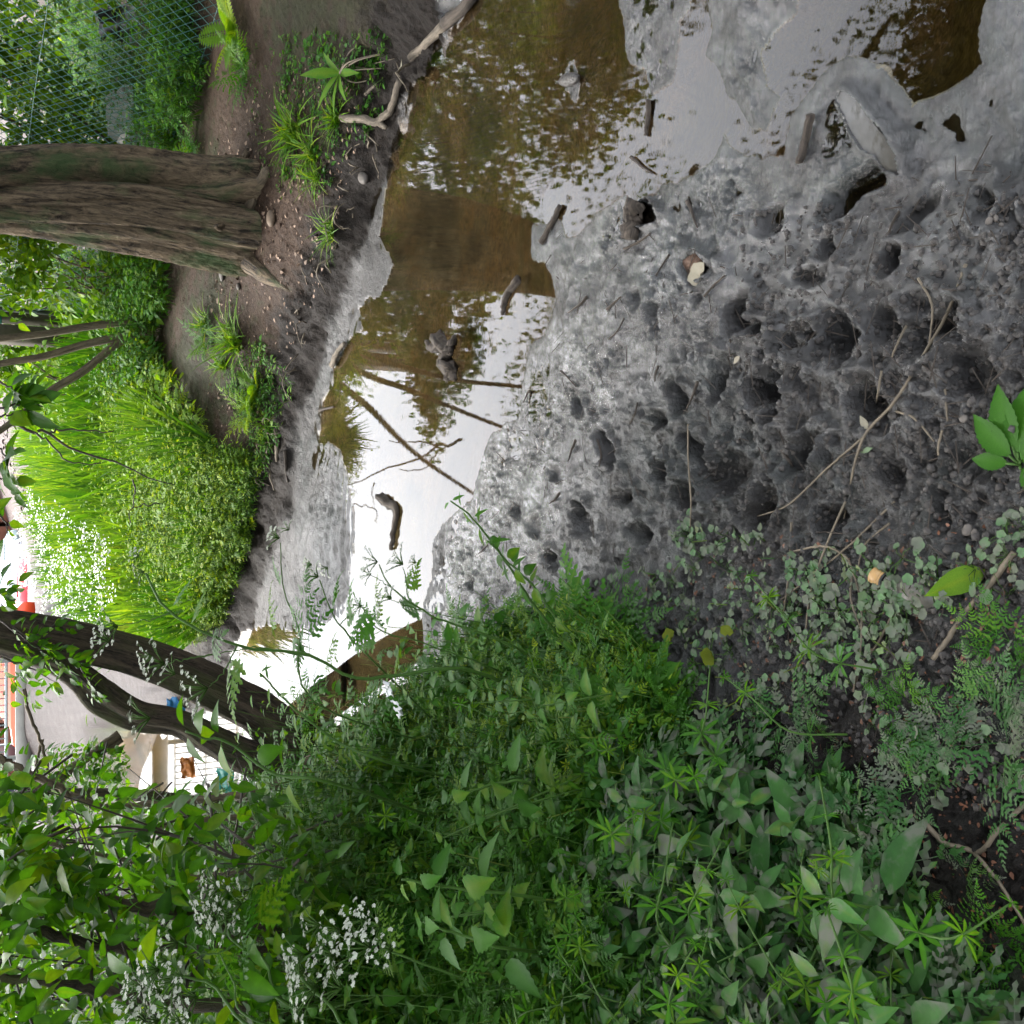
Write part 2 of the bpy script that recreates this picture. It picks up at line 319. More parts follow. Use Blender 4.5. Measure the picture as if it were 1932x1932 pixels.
def barkmat(name, c1, c2, moss=(.05, .07, .02), mossamt=.5, sc=1.0, depth=.02):
    m_, n, p = mat(name); at = N(n, 'ShaderNodeAttribute', attribute_name='buv')
    mp = N(n, 'ShaderNodeMapping'); mp.inputs['Scale'].default_value = (34*sc, 34*sc, 3.2*sc); n.links.new(at.outputs['Vector'], mp.inputs['Vector'])
    nz_ = noise(n, mp.outputs[0], 1.0, 6, .65, 1.2)
    mp3 = N(n, 'ShaderNodeMapping'); mp3.inputs['Scale'].default_value = (70*sc, 70*sc, 22*sc); n.links.new(at.outputs['Vector'], mp3.inputs['Vector']); nz3 = noise(n, mp3.outputs[0], 1.0, 5, .7, .6)
    nz = N(n, 'ShaderNodeMixRGB'); nz.inputs[0].default_value = .36; n.links.new(nz_.outputs['Fac'], nz.inputs[1]); n.links.new(nz3.outputs['Fac'], nz.inputs[2])
    mp2 = N(n, 'ShaderNodeMapping'); mp2.inputs['Scale'].default_value = (7, 7, 3); n.links.new(at.outputs['Vector'], mp2.inputs['Vector'])
    n2 = noise(n, mp2.outputs[0], 1.0, 5, .6)
    r = ramp(n, nz.outputs[0], [(.40, c1), (.58, c2)]); q = ramp(n, n2.outputs['Fac'], [(.62-.2*mossamt, (0, 0, 0)), (.72-.1*mossamt, (.8, .8, .8))])
    mx = N(n, 'ShaderNodeMixRGB'); n.links.new(q.outputs[0], mx.inputs[0]); n.links.new(r.outputs[0], mx.inputs[1]); mx.inputs[2].default_value = tuple(moss)+(1,)
    n.links.new(mx.outputs[0], p.inputs['Base Color']); p.inputs['Roughness'].default_value = .8; p.inputs['Specular IOR Level'].default_value = .25
    b = N(n, 'ShaderNodeBump'); b.inputs['Strength'].default_value = 1; b.inputs['Distance'].default_value = depth*1.5; n.links.new(nz.outputs[0], b.inputs['Height']); n.links.new(b.outputs[0], p.inputs['Normal'])
    return m_
M = {}
M['leaf'] = leafmat('herb_leaf', (.022, .085, .012), (.07, .18, .018), .4)
M['leaf_silty'] = leafmat('silty_herb_leaf', (.026, .085, .028), (.065, .155, .045), .25, .5, .4, silt=.12)
M['leaf_pale'] = leafmat('silt_coated_leaf', (.07, .14, .07), (.15, .22, .15), .15, .6, .35, silt=.55)
M['leaf_bright'] = leafmat('meadow_leaf', (.06, .15, .010), (.18, .28, .02), .45)
M['leaf_dark'] = leafmat('shrub_leaf', (.024, .08, .008), (.085, .20, .012), .5, .4)
M['grass'] = leafmat('grass_blade', (.05, .13, .01), (.17, .27, .03), .4)
M['stem'] = leafmat('green_stem', (.035, .08, .02), (.08, .13, .035), .1)
M['crown'] = leafmat('tree_leaf', (.025, .06, .012), (.05, .11, .02), .22)
M['white'] = plain('white_petal', (.36, .38, .30), .6, .05)
M['bark'] = barkmat('furrowed_bark', (.014, .010, .007), (.17, .125, .078), (.04, .075, .024), .5, 1.0, .04)
M['bark_dark'] = barkmat('dark_wet_bark', (.012, .009, .007), (.07, .052, .034), (.04, .05, .012), .75, 1.2, .02)
M['bark_thin'] = barkmat('smooth_brown_bark', (.05, .038, .026), (.13, .10, .065), (.07, .08, .04), .3, 2.0, .004)
M['twig'] = plain('dark_twig', (.03, .022, .015), .7, .3)
M['drywood'] = barkmat('bleached_wood', (.06, .048, .036), (.17, .14, .105), (.1, .09, .06), .2, 3, .003)
M['wetwood'] = barkmat('wet_driftwood', (.018, .014, .011), (.07, .055, .042), (.03, .028, .02), .3, 2.5, .004)
M['drystem'] = plain('dry_plant_stem', (.105, .083, .055), .7, .3)

# ------------------------------------------------------------------ ground sheet
az = np.concatenate([np.linspace(-.76, .76, 700), np.linspace(.76, 2*math.pi-.76, 110)[1:-1]])
rr_ = np.concatenate([[.02], np.linspace(.15, .78, 22), .8*np.exp(np.linspace(0, math.log(9/.8), 640)), 9*np.exp(np.linspace(0, math.log(600/9), 110))[1:]])
RR, AZ = np.meshgrid(rr_, az, indexing='ij'); gx = (RR*np.sin(AZ)).ravel(); gy = (RR*np.cos(AZ)).ravel()
z, d, base, mud, bank = ground(gx, gy)
nr, na = len(rr_), len(az)
i = np.arange(nr-1)[:, None]*na; j = np.arange(na)[None]; j2 = (j+1) % na
q = np.stack([i+j, i+j2, i+na+j2, i+na+j], -1).reshape(-1, 4)
g = Geo(); t = T(np.zeros((0, 3)), []); t.V = np.stack([gx, gy, z], 1); t.L = q.ravel(); t.N = np.full(len(q), 4); g.add(t)
# what each piece of ground is made of
def lerp(a, b, k): return a*(1-k[:, None])+b*k[:, None]
r = np.hypot(gx, gy); n1 = fbm(gx, gy, .35, 5, 201); n2 = fbm(gx, gy, .05, 4, 221); n3 = fbm(gx, gy, 1.5, 4, 241)
grey = np.array([.027, .0235, .0205]); greygreen = np.array([.023, .0245, .021]); darkmud = np.array([.010, .008, .0065]); brown = np.array([.040, .0245, .0155])
col = lerp(np.tile(grey, (len(gx), 1)), greygreen, sst(0, .3, n1)); col = lerp(col, darkmud, sst(.02, .25, n2+n1*.4)*.8)
col = lerp(col, darkmud*1.1, sst(1.0, -1.2, gx+ (gy-1.6)*.1)*sst(.1, .16, base)*.75)
col = lerp(col, np.array([.013, .0095, .007]), bank)
up = np.where(gy > 3.3, sst(.13, .20, base+n2*.04), sst(.3, .42, base)); col = lerp(col, brown, up); col = lerp(col, np.array([.060, .039, .027]), up*sst(.0, .35, n1+.05)*.7)
col = lerp(col, np.array([.022, .026, .010]), sst(.1, .4, n3+n2*.5)*up*.8)
far = sst(7.5, 9, r); col = lerp(col, np.array([.03, .035, .012]), far*sst(-.2, .1, n3+.1))
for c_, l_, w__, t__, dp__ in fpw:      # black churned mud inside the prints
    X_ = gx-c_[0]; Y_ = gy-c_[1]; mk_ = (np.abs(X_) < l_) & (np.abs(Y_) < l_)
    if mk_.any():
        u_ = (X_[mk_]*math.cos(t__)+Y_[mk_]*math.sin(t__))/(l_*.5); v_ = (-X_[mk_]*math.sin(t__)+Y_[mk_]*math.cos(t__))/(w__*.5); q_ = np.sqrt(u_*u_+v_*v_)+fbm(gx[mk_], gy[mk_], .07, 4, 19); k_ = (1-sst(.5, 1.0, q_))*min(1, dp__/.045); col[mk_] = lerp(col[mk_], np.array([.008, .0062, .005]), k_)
col = lerp(col, np.array([.022, .034, .014]), sst(.2, .55, -gx-.1*gy)*sst(.19, .26, base)*(gy < 9))
pth = np.exp(-((gy-(17+(-gx)*(-3.2)+6))/5)**2)*(gx < 4)*(gx > -4)
pathc = np.array([.048, .034, .029]); col = lerp(col, pathc, sst(14.5, 17, r+n3*3+gx*2.0))
col = lerp(col, pathc*.55, ((gx < -1.1-.0*gy) & (gy > 9) & (d > .1))*sst(8.5, 9.5, r))
col = lerp(col, np.array([.125, .082, .045]), (d < 0)*1.0*sst(-.3, .3, n1+.15)); col = lerp(col, np.array([.075, .062, .02]), (d < 0)*sst(.05, .3, n1))
col = np.clip(col*(1+n2[:, None]*.35), .004, 1)
wet = np.clip(1-sst(.25, 1.3, d+n1*.5), 0, 1)*(1-up); wet = np.maximum(wet, .6*mud)*(1-sst(.12, .2, base))
wet = np.where((gy > 3.4) & (d > 0), (1-sst(.032, .055, base))*.42*(1-.4*sst(4.6, 5.5, gy))+(base > .04)*.05, wet)
gm = bpy.data.materials.new('ground_soil_and_mud'); gm.use_nodes = True; n = gm.node_tree; p = n.nodes['Principled BSDF']
ac = N(n, 'ShaderNodeAttribute', attribute_name='soil'); aw = N(n, 'ShaderNodeAttribute', attribute_name='wet'); tc = N(n, 'ShaderNodeTexCoord')
na_ = noise(n, tc.outputs['Object'], 170, 5, .7); nb_ = noise(n, tc.outputs['Object'], 55, 5, .65, .6); nc_ = noise(n, tc.outputs['Object'], 9, 3)
mv = N(n, 'ShaderNodeMixRGB', blend_type='MULTIPLY'); mv.inputs[0].default_value = .8; rv = ramp(n, nb_.outputs['Fac'], [(.32, (.55, .53, .5)), (.68, (1.45, 1.45, 1.45))])
n.links.new(ac.outputs['Color'], mv.inputs[1]); n.links.new(rv.outputs[0], mv.inputs[2]); n.links.new(mv.outputs[0], p.inputs['Base Color'])
ma = N(n, 'ShaderNodeMath', operation='MULTIPLY_ADD'); ma.inputs[1].default_value = -.56; ma.inputs[2].default_value = .76; n.links.new(aw.outputs['Fac'], ma.inputs[0])
mb = N(n, 'ShaderNodeMath', operation='MULTIPLY_ADD'); mb.inputs[1].default_value = .35; n.links.new(nc_.outputs['Fac'], mb.inputs[0]); n.links.new(ma.outputs[0], mb.inputs[2])
mc = N(n, 'ShaderNodeMath', operation='SUBTRACT', use_clamp=True); mc.inputs[1].default_value = .18; n.links.new(mb.outputs[0], mc.inputs[0]); n.links.new(mc.outputs[0], p.inputs['Roughness'])
msp = N(n, 'ShaderNodeMath', operation='MULTIPLY_ADD'); msp.inputs[1].default_value = .62; msp.inputs[2].default_value = .10; n.links.new(aw.outputs['Fac'], msp.inputs[0]); n.links.new(msp.outputs[0], p.inputs['Specular IOR Level'])
b1 = N(n, 'ShaderNodeBump'); b1.inputs['Strength'].default_value = 1; b1.inputs['Distance'].default_value = .016; n.links.new(nb_.outputs['Fac'], b1.inputs['Height'])
b2 = N(n, 'ShaderNodeBump'); b2.inputs['Strength'].default_value = 1; b2.inputs['Distance'].default_value = .006; n.links.new(na_.outputs['Fac'], b2.inputs['Height']); n.links.new(b1.outputs[0], b2.inputs['Normal'])
n.links.new(b2.outputs[0], p.inputs['Normal'])
b3 = N(n, 'ShaderNodeBump'); b3.inputs['Strength'].default_value = .9; b3.inputs['Distance'].default_value = .009; n.links.new(nb_.outputs['Fac'], b3.inputs['Height']); b4 = N(n, 'ShaderNodeBump'); b4.inputs['Strength'].default_value = .8; b4.inputs['Distance'].default_value = .0035; n.links.new(na_.outputs['Fac'], b4.inputs['Height']); n.links.new(b3.outputs[0], b4.inputs['Normal']); n.links.new(b4.outputs[0], p.inputs['Coat Normal'])
mk1 = N(n, 'ShaderNodeMapRange'); mk1.inputs['From Min'].default_value = .42; mk1.inputs['From Max'].default_value = .62; mk1.inputs['To Min'].default_value = .25; mk1.inputs['To Max'].default_value = 1.0; n.links.new(nc_.outputs['Fac'], mk1.inputs['Value'])
mk2 = N(n, 'ShaderNodeMath', operation='MULTIPLY', use_clamp=True); n.links.new(mk1.outputs[0], mk2.inputs[0]); n.links.new(aw.outputs['Fac'], mk2.inputs[1]); n.links.new(mk2.outputs[0], p.inputs['Coat Weight']); p.inputs['Coat Roughness'].default_value = .075; p.inputs['Coat IOR'].default_value = 1.42
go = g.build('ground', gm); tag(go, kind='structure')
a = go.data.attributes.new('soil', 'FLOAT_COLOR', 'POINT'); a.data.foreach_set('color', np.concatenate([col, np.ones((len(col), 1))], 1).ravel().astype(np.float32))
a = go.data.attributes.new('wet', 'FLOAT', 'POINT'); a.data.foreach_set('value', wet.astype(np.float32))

from mathutils.bvhtree import BVHTree
BVH = BVHTree.FromPolygons(t.V.tolist(), q.tolist())
def on_ground(px, py):
    px = np.atleast_1d(np.asarray(px, float)); py = np.atleast_1d(np.asarray(py, float)); d_ = ray(px, py); out = np.zeros((len(px), 3)); e_ = Vector((0, 0, EYE))
    for i_ in range(len(px)):
        h_ = BVH.ray_cast(e_, Vector(d_[i_]), 500)[0]
        if h_ is None: f_ = 60/d_[i_][1]; h_ = Vector((d_[i_][0]*f_, 60, float(tps(np.array([d_[i_][0]*f_]), np.array([60.]))[0])))
        out[i_] = h_
    return out

# ------------------------------------------------------------------ water
wm = bpy.data.materials.new('shallow_stream_water'); wm.use_nodes = True; n = wm.node_tree; n.nodes.remove(n.nodes['Principled BSDF'])
tb = N(n, 'ShaderNodeBsdfTransparent'); tb.inputs[0].default_value = (.70, .62, .44, 1); gl = N(n, 'ShaderNodeBsdfGlossy'); gl.inputs['Roughness'].default_value = .012
fr = N(n, 'ShaderNodeFresnel'); fr.inputs['IOR'].default_value = 1.36; ms = N(n, 'ShaderNodeMixShader')
tc = N(n, 'ShaderNodeTexCoord'); mp = N(n, 'ShaderNodeMapping'); mp.inputs['Scale'].default_value = (.6, 1.6, 1); n.links.new(tc.outputs['Object'], mp.inputs['Vector'])
nz = noise(n, mp.outputs[0], 16, 4, .6, .5); bp = N(n, 'ShaderNodeBump'); bp.inputs['Strength'].default_value = .035; bp.inputs['Distance'].default_value = .002
n.links.new(nz.outputs['Fac'], bp.inputs['Height'])
for s_ in (gl, fr): n.links.new(bp.outputs[0], s_.inputs['Normal'])
n.links.new(fr.outputs[0], ms.inputs[0]); n.links.new(tb.outputs[0], ms.inputs[1]); n.links.new(gl.outputs[0], ms.inputs[2]); n.links.new(ms.outputs[0], n.nodes['Material Output'].inputs['Surface'])
g = Geo(); g.add(T([(-7, .5, 0), (5, .5, 0), (5, 15.3, 0), (-7, 15.3, 0)], [(0, 1, 2, 3)])); tag(g.build('stream_water', wm), kind='structure')

# ------------------------------------------------------------------ leaf shapes (local: Y along the leaf, Z up)
def ovate(n=4, w=.5, fold=.12, droop=.25, p=.75, serr=0.0, heart=0.0):
    V = []; 
    for i in range(n+1):
        t_ = i/n; k = math.sin(math.pi*min(1, max(0, t_))**p)*.5*w+.004
        if serr and 0 < i < n: k *= (1+serr if i % 2 else 1-serr)
        y = t_-heart*math.exp(-t_*9)*0
        back = heart*(1-t_)**4
        V += [(-k, y-back*.9, fold*k*1.6-droop*t_*t_), (0, y, -droop*t_*t_), (k, y-back*.9, fold*k*1.6-droop*t_*t_)]
    Fc = []
    for i in range(n):
        a = i*3; Fc += [(a, a+1, a+4, a+3), (a+1, a+2, a+5, a+4)]
    r_ = T(V, Fc); r_.tv[1::3] = .22; r_.tv[0::3] = -.12*(1 if n > 5 else 0)*(np.arange(n+1) % 2); return r_
def blade(n=4, w=.05, droop=.5):
    V = []
    for i in range(n+1):
        t_ = i/n; k = w*.5*(1-t_**2)+.001; V += [(-k, t_*(1-.15*droop*t_), -droop*t_*t_), (k, t_*(1-.15*droop*t_), -droop*t_*t_)]
    return T(V, [(2*i, 2*i+1, 2*i+3, 2*i+2) for i in range(n)])
def pinnate(pairs=5, lobes=8, rise=.0, droop=.25, w=.42, ang=55):
    """feathery leaf: toothed leaflets in pairs"""
    out = []; lf = ovate(lobes, .40, .1, .15, .8, .5)
    yy = [.22+.7*i/pairs for i in range(pairs)]
    for i, y in enumerate(yy):
        l = w*(1-.75*(i/pairs)**1.2)
        for s in (-1, 1):
            a = R(ang-i*3)*s; d_ = (math.sin(a), math.cos(a), -.12)
            out.append(tx(lf, basis([d_], [0, 0, 1], l)[0], (0, y, -droop*y*y)))
    out.append(tx(lf, basis([(0, 1, -.4)], [0, 0, 1], .28)[0], (0, .84, -droop*.7)))
    V = []
    for i in range(6):
        t_ = i/5*.95; V += [(-.008, t_, -droop*t_*t_+.002), (.008, t_, -droop*t_*t_+.002)]
    out.append(T(V, [(2*i, 2*i+1, 2*i+3, 2*i+2) for i in range(5)])); return tcat(out)
def bipinnate(pairs=4, lobes=5):
    sub = pinnate(4, 4, droop=.12, w=.30); out = []; 
    for i in range(pairs):
        y = .2+.7*i/pairs; l = .5*(1-.7*(i/pairs))
        for s in (-1, 1):
            a = R(58-i*4)*s; out.append(tx(sub, basis([(math.sin(a), math.cos(a), -.1)], [0, 0, 1], l)[0], (0, y, -.2*y*y)))
    out.append(tx(sub, basis([(0, 1, -.3)], [0, 0, 1], .32)[0], (0, .82, -.14)))
    out.append(T([(-.006, 0, 0), (.006, 0, 0), (.004, .85, -.14), (-.004, .85, -.14)], [(0, 1, 2, 3)])); return tcat(out)
def fern(pairs=13):
    out = []; lf = ovate(3, .26, .05, .2, .8, .15)
    for i in range(pairs):
        y = .12+.86*i/pairs; l = .26*math.sin(math.pi*min(.97, .18+.82*(i/pairs)))**.7+.02
        for s in (-1, 1): out.append(tx(lf, basis([(s, .35, -.1)], [0, 0, 1], l)[0], (0, y, -.45*y*y)))
    V = []
    for i in range(7): t_ = i/6; V += [(-.006, t_, -.45*t_*t_+.002), (.006, t_, -.45*t_*t_+.002)]
    out.append(T(V, [(2*i, 2*i+1, 2*i+3, 2*i+2) for i in range(6)])); return tcat(out)
def kidney(n=16, lob=.1, cup=.12, notch=.5):
    V = [(0, .18, -cup)]; 
    for i in range(n):
        a = 2*math.pi*i/n-math.pi/2; r_ = .5*(1+lob*math.cos(5*a+math.pi/2))
        if i == 0: r_ *= notch
        V.append((r_*math.cos(a)*1.08, .5+r_*math.sin(a), 0.03*math.sin(3*a)))
    return T(V, [(0, 1+i, 1+(i+1) % n) for i in range(n)])
def whorl(k=7, l=1.0, up=.15, w=.2):
    out = []; lf = ovate(4, w, .15, .18, 1.25)
    for i in range(k):
        a = 2*math.pi*i/k+.2*math.sin(i*5); out.append(tx(lf, basis([(math.cos(a), math.sin(a), up)], [0, 0, 1], l*(.85+.15*math.sin(i*3)))[0]))
    return tcat(out)
L_ov = ovate(4, .55); L_ov2 = ovate(5, .46, .15, .35); L_nar = ovate(3, .28, .1, .3); L_ser = ovate(12, .62, .14, .3, .62, .1); L_ser2 = ovate(8, .55, .14, .3, .62, .12)
L_pin = pinnate(); L_pinlo = pinnate(3, 4); L_bip = bipinnate(); L_fern = fern(); L_kid = kidney(); L_kid2 = kidney(10, .15, .1); L_wh = whorl(); L_gr = blade(); L_gr2 = blade(3, .07, .25)
L_q = T([(-.25, .45, .03), (0, 0, 0), (.25, .45, .03), (0, 1, -.1)], [(0, 1, 2, 3)])

def rnd(n, a, b): return rng.uniform(a, b, n)
def dirs(azm, el): return np.stack([np.cos(azm)*np.cos(el), np.sin(azm)*np.cos(el), np.sin(el)], 1)
def inpoly(px, py, P):
    c = np.zeros(len(px), bool); n_ = len(P)
    for i in range(n_):
        a, b = P[i], P[(i+1) % n_]
        if a[1] == b[1]: continue
        c ^= ((a[1] <= py) != (b[1] <= py)) & (px < (b[0]-a[0])*(py-a[1])/(b[1]-a[1])+a[0])
    return c
def scat(P, n):
    P = np.array(P, float); lo = P.min(0); hi = P.max(0); px = rnd(n*4, lo[0], hi[0]); py = rnd(n*4, lo[1], hi[1]); k = inpoly(px, py, P); px, py = px[k][:n], py[k][:n]
    w_ = on_ground(px, py); _, d_, _, _, _ = ground(w_[:, 0], w_[:, 1], False); ok = (d_ > .03) & (w_[:, 1] < 60); return w_[ok], px[ok], py[ok]

# ------------------------------------------------------------------ trees
def P3(lst, Y):
    """photo outline points set at a chosen distance Y"""
    return np.array([at_y(a, b, Y if np.isscalar(Y) else Y[i]) for i, (a, b) in enumerate(lst)])
def wid(px, w, Y):
    d_ = ray(px, 966); return w/2/F*Y/d_[1]
def flute_big(l, th):
    tw = th+l*.35
    rg = (1-np.abs(fbm(np.cos(tw)*9+l*.35, np.sin(tw)*9-l*.3, .55, 4, 33))*2.4)
    fo_ = lambda c, w_, a_: -a_*np.exp(-((np.mod(tw-c+math.pi, 2*math.pi)-math.pi)/w_)**2)
    fold = fo_(3.1+.5*np.sin(l*1.9), .20, .40)+fo_(3.95-.3*np.sin(l*1.2+1), .14, .28)+fo_(2.25+.2*np.sin(l*2), .12, .16)+.10*np.exp(-((np.mod(tw-3.45-.4*np.sin(l*1.5)+math.pi, 2*math.pi)-math.pi)/.3)**2)
    return 1+fold+.05*rg+.055*np.cos(3*tw+1)+.04*np.cos(7*tw+l*1.2)+.035*np.cos(11*tw-l*2)+.05*fbm(np.cos(th)*1.5+l*.5, np.sin(th)*1.5+l*.7, .7, 4, 5)+.13*np.exp(-np.maximum(l-.25, 0)*6)*(1+.6*np.cos(5*th+.6))
def crown_leaves(g, cen, rad, n, size, tmpl, clumps=60, tight=.35, zmin=-9, tintmul=1.0):
    cen = np.array(cen, float); rad = np.array(rad, float)
    v = rng.normal(size=(clumps, 3)); v /= np.linalg.norm(v, axis=1, keepdims=True); cc = cen+v*rad*(rng.uniform(.35, 1, (clumps, 1))**.5)
    k = rng.integers(0, clumps, n); p_ = cc[k]+rng.normal(size=(n, 3))*rad*tight*np.array([.5, .5, .32])
    kk = p_[:, 2] > zmin; p_ = p_[kk]; k = k[kk]; n = len(p_)
    D = dirs(rnd(n, 0, 6.283), rnd(n, -1.0, .5)); up_ = np.stack([rnd(n, -.5, .5), rnd(n, -.5, .5), np.ones(n)], 1)
    g.inst(tmpl, basis(D, up_, size*rnd(n, .7, 1.25)), p_, np.clip(rnd(n, 0, 1)*.7+.3*(rng.random(clumps)[k]), 0, .99)*tintmul); return cc

# big trunk on the right bank
Y0 = on_ground(455, 410)[0][1]; zb = on_ground(455, 410)[0][2]
outl = [(520,415,215),(475,409,210),(440,405,206),(400,400,206),(311,384,205),(233,371,204),(117,361,190),(0,357,168),(-200,350,150),(-500,330,130)]
cc_ = P3([(a, b) for a, b, w in outl], Y0); rd = [wid(a, w, Y0) for a, b, w in outl]
big = empty('tree', (cc_[0][0], cc_[0][1], zb), 0, 'massive furrowed tree trunk standing on the brown bank behind the stream', 'tree')
org = np.array([cc_[0][0], cc_[0][1], zb])
Pc = curve(cc_-org, 150); Pr = np.interp(np.linspace(0, 1, 150), np.linspace(0, 1, len(rd)), rd)*.90
t, b = tube(Pc, Pr, 260, True, 0, flute_big); g = Geo(); g.add(t, .5, 0, b)
# side branch stub and knots
addtube(g, [Pc[48]+[-.10, -.17, 0], Pc[48]+[-.14, -.24, .02], Pc[48]+[-.15, -.28, .05]], .025, .012, 6, 9, 0, 0, .4)
g.build('trunk', M['bark'], big)
def groundpath(pts, n=14, lift=.0):
    w_ = on_ground([p_[0] for p_ in pts], [p_[1] for p_ in pts]); c = curve(w_, n); c[:, 2] = gz(c[:, 0], c[:, 1])+lift; return c
g = Geo(); c = groundpath([(440,395),(478,392),(485,362),(508,322)], 16, .012); t, b = tube(c-org, np.linspace(.034, .022, 16), 12, True, .2); g.add(t, .5, 0, b); g.build('root', M['bark_thin'], big)
g = Geo(); c = groundpath([(425,455),(475,500),(510,525),(545,548)], 14, -.01); c[0, 2] += .05; t, b = tube(c-org, np.linspace(.085, .012, 14), 12, True, .2); g.add(t, .5, 0, b); g.build('root', M['bark'], big)
g = Geo(); c = groundpath([(435,345),(455,315),(470,285)], 10, .0); t, b = tube(c-org, np.linspace(.05, .02, 10), 12, True, .2); g.add(t, .5, 0, b); g.build('root', M['bark'], big)
top = Pc[-1]
g = Geo()
for k, (dx, dy, dz) in enumerate([(-1.6, -1.6, 1.2), (1.4, -1.2, 1.0), (-.6, 1.0, 1.6), (1.2, .9, 1.5), (-2.3, -.3, .7), (.2, -2.6, .9)]):
    s_ = Pc[-6-4*k]; addtube(g, [s_, s_+np.array([dx, dy, dz])*.5+[0, 0, .2], s_+np.array([dx, dy, dz])], .09, .02, 10, 8, .02, k)
g.build('limb', M['bark_dark'], big)
g = Geo(); crown_leaves(g, np.array([2.2, 4.6, 5.6])-org, (3.0, 2.6, 1.7), 30000, .085, L_q, 110, .32, 2.85-0); crown_leaves(g, np.array([3.2, 3.7, 4.6])-org, (1.5, 1.4, .8), 17000, .08, L_q, 60, .28, 3.0); crown_leaves(g, np.array([0.2, 5.6, 6.4])-org, (2.4, 2.2, 1.3), 14000, .085, L_q, 60, .3, 4.0)
g.build('crown', M['crown'], big)

# leaning forked tree on the left
lb = on_ground(560, 1420)[0]; YL = lb[1]
lean = empty('tree', lb, 0, 'dark leaning tree with a looping forked trunk growing at the left edge of the stream', 'tree')
def limb(lst, Y, org, m_, name, parent, n=60, sides=40, wobf=.10, minr=.004):
    P_ = P3([(a, b_) for a, b_, w in lst], Y); rd_ = [wid(a, w, Y if np.isscalar(Y) else Y[i]) for i, (a, b_, w) in enumerate(lst)]
    Pc_ = curve(P_-org, n); Pr_ = np.interp(np.linspace(0, 1, n), np.linspace(0, 1, len(rd_)), rd_)
    fl = lambda l, th: 1+wobf*np.cos(3*th+l*1.3)+wobf*.7*np.cos(5*th-l*2)+wobf*2.2*fbm(np.cos(th)*1.2+l*1.1, np.sin(th)*1.2+l*.9, .6, 4, 7)
    t_, b_ = tube(Pc_, np.maximum(Pr_, minr), sides, True, 0, fl); g_ = Geo(); g_.add(t_, .5, 0, b_)
    if name: return g_.build(name, m_, parent), Pc_
    return g_, Pc_
_, pa = limb([(590,1440,120),(540,1400,100),(492,1352,80),(440,1322,78),(389,1296,80),(311,1262,72),(233,1235,70),(120,1206,72),(0,1185,70),(-150,1150,62),(-380,1060,50)], YL, lb, M['bark_dark'], 'trunk', lean, 90, 56)
_, pb = limb([(585,1470,80),(500,1440,70),(415,1400,56),(337,1361,48),(259,1347,54),(195,1312,64),(150,1275,50),(90,1243,42),(0,1222,30),(-120,1180,24)], YL-.05, lb, M['bark_dark'], 'limb', lean, 70, 44)
g = Geo()
for k, (dx, dy, dz) in enumerate([(-1.5, -1.4, 1.0), (.9, -1.6, 1.2), (-.8, .8, 1.4), (1.3, .1, 1.5)]):
    s_ = pa[-3-5*k]; addtube(g, [s_, s_+np.array([dx, dy, dz])*.5+[0, 0, .2], s_+np.array([dx, dy, dz])], .06, .015, 9, 7, .02, k)
g.build('branch', M['bark_dark'], lean)
g = Geo(); crown_leaves(g, np.array([-2.6, 3.2, 5.2])-lb, (2.6, 2.6, 1.5), 26000, .085, L_q, 90, .32, 3.0-lb[2]); crown_leaves(g, np.array([-1.2, 1.6, 5.4])-lb, (2.4, 2.0, 1.2), 16000, .085, L_q, 60, .32, 3.2-lb[2])
g.build('crown', M['crown'], lean)
# sprays of small leaves growing from the leaning trunk
def spray(parent, org, pts, Y, r0, nl, size, tm=L_ov, mt='leaf_dark', name='leafy_twig', spread=.05, seed=1, r1=.001):
    P_ = P3(pts, Y)-org; g_ = Geo(); C_ = addtube(g_, P_, r0, r1, 14, 6, .002, seed, mi=0)
    k = rng.uniform(.1, 1, nl); idx = k*(len(C_)-1); i0 = np.clip(idx.astype(int), 0, len(C_)-2); f_ = (idx-i0)[:, None]; pp = C_[i0]*(1-f_)+C_[i0+1]*f_
    tg = C_[i0+1]-C_[i0]; tg /= np.linalg.norm(tg, axis=1, keepdims=True); D = dirs(rnd(nl, 0, 6.28), rnd(nl, -.5, .6))+tg*.7
    pp = pp+D*np.abs(rng.normal(0, spread, nl))[:, None]
    g_.inst(tm, basis(D, [[0, 0, 1]]+rng.normal(0, .35, (nl, 3)), size*rnd(nl, .6, 1.2)), pp, rnd(nl, .1, .95), 1); return g_.build(name, [M['twig'], M[mt]], parent)
for a in [([(0,1170),(60,1215),(115,1250)], 40, .06), ([(20,1180),(90,1225),(150,1250)], 45, .06), ([(150,1255),(170,1290),(190,1320)], 26, .06), ([(60,1205),(100,1180),(130,1175)], 16, .055),
          ([(0,1240),(60,1262),(110,1290)], 30, .07), ([(-40,1140),(0,1120),(40,1110)], 20, .07)]:
    spray(lean, lb, a[0], YL-.25, .006, a[1], a[2], spread=.05, seed=3)

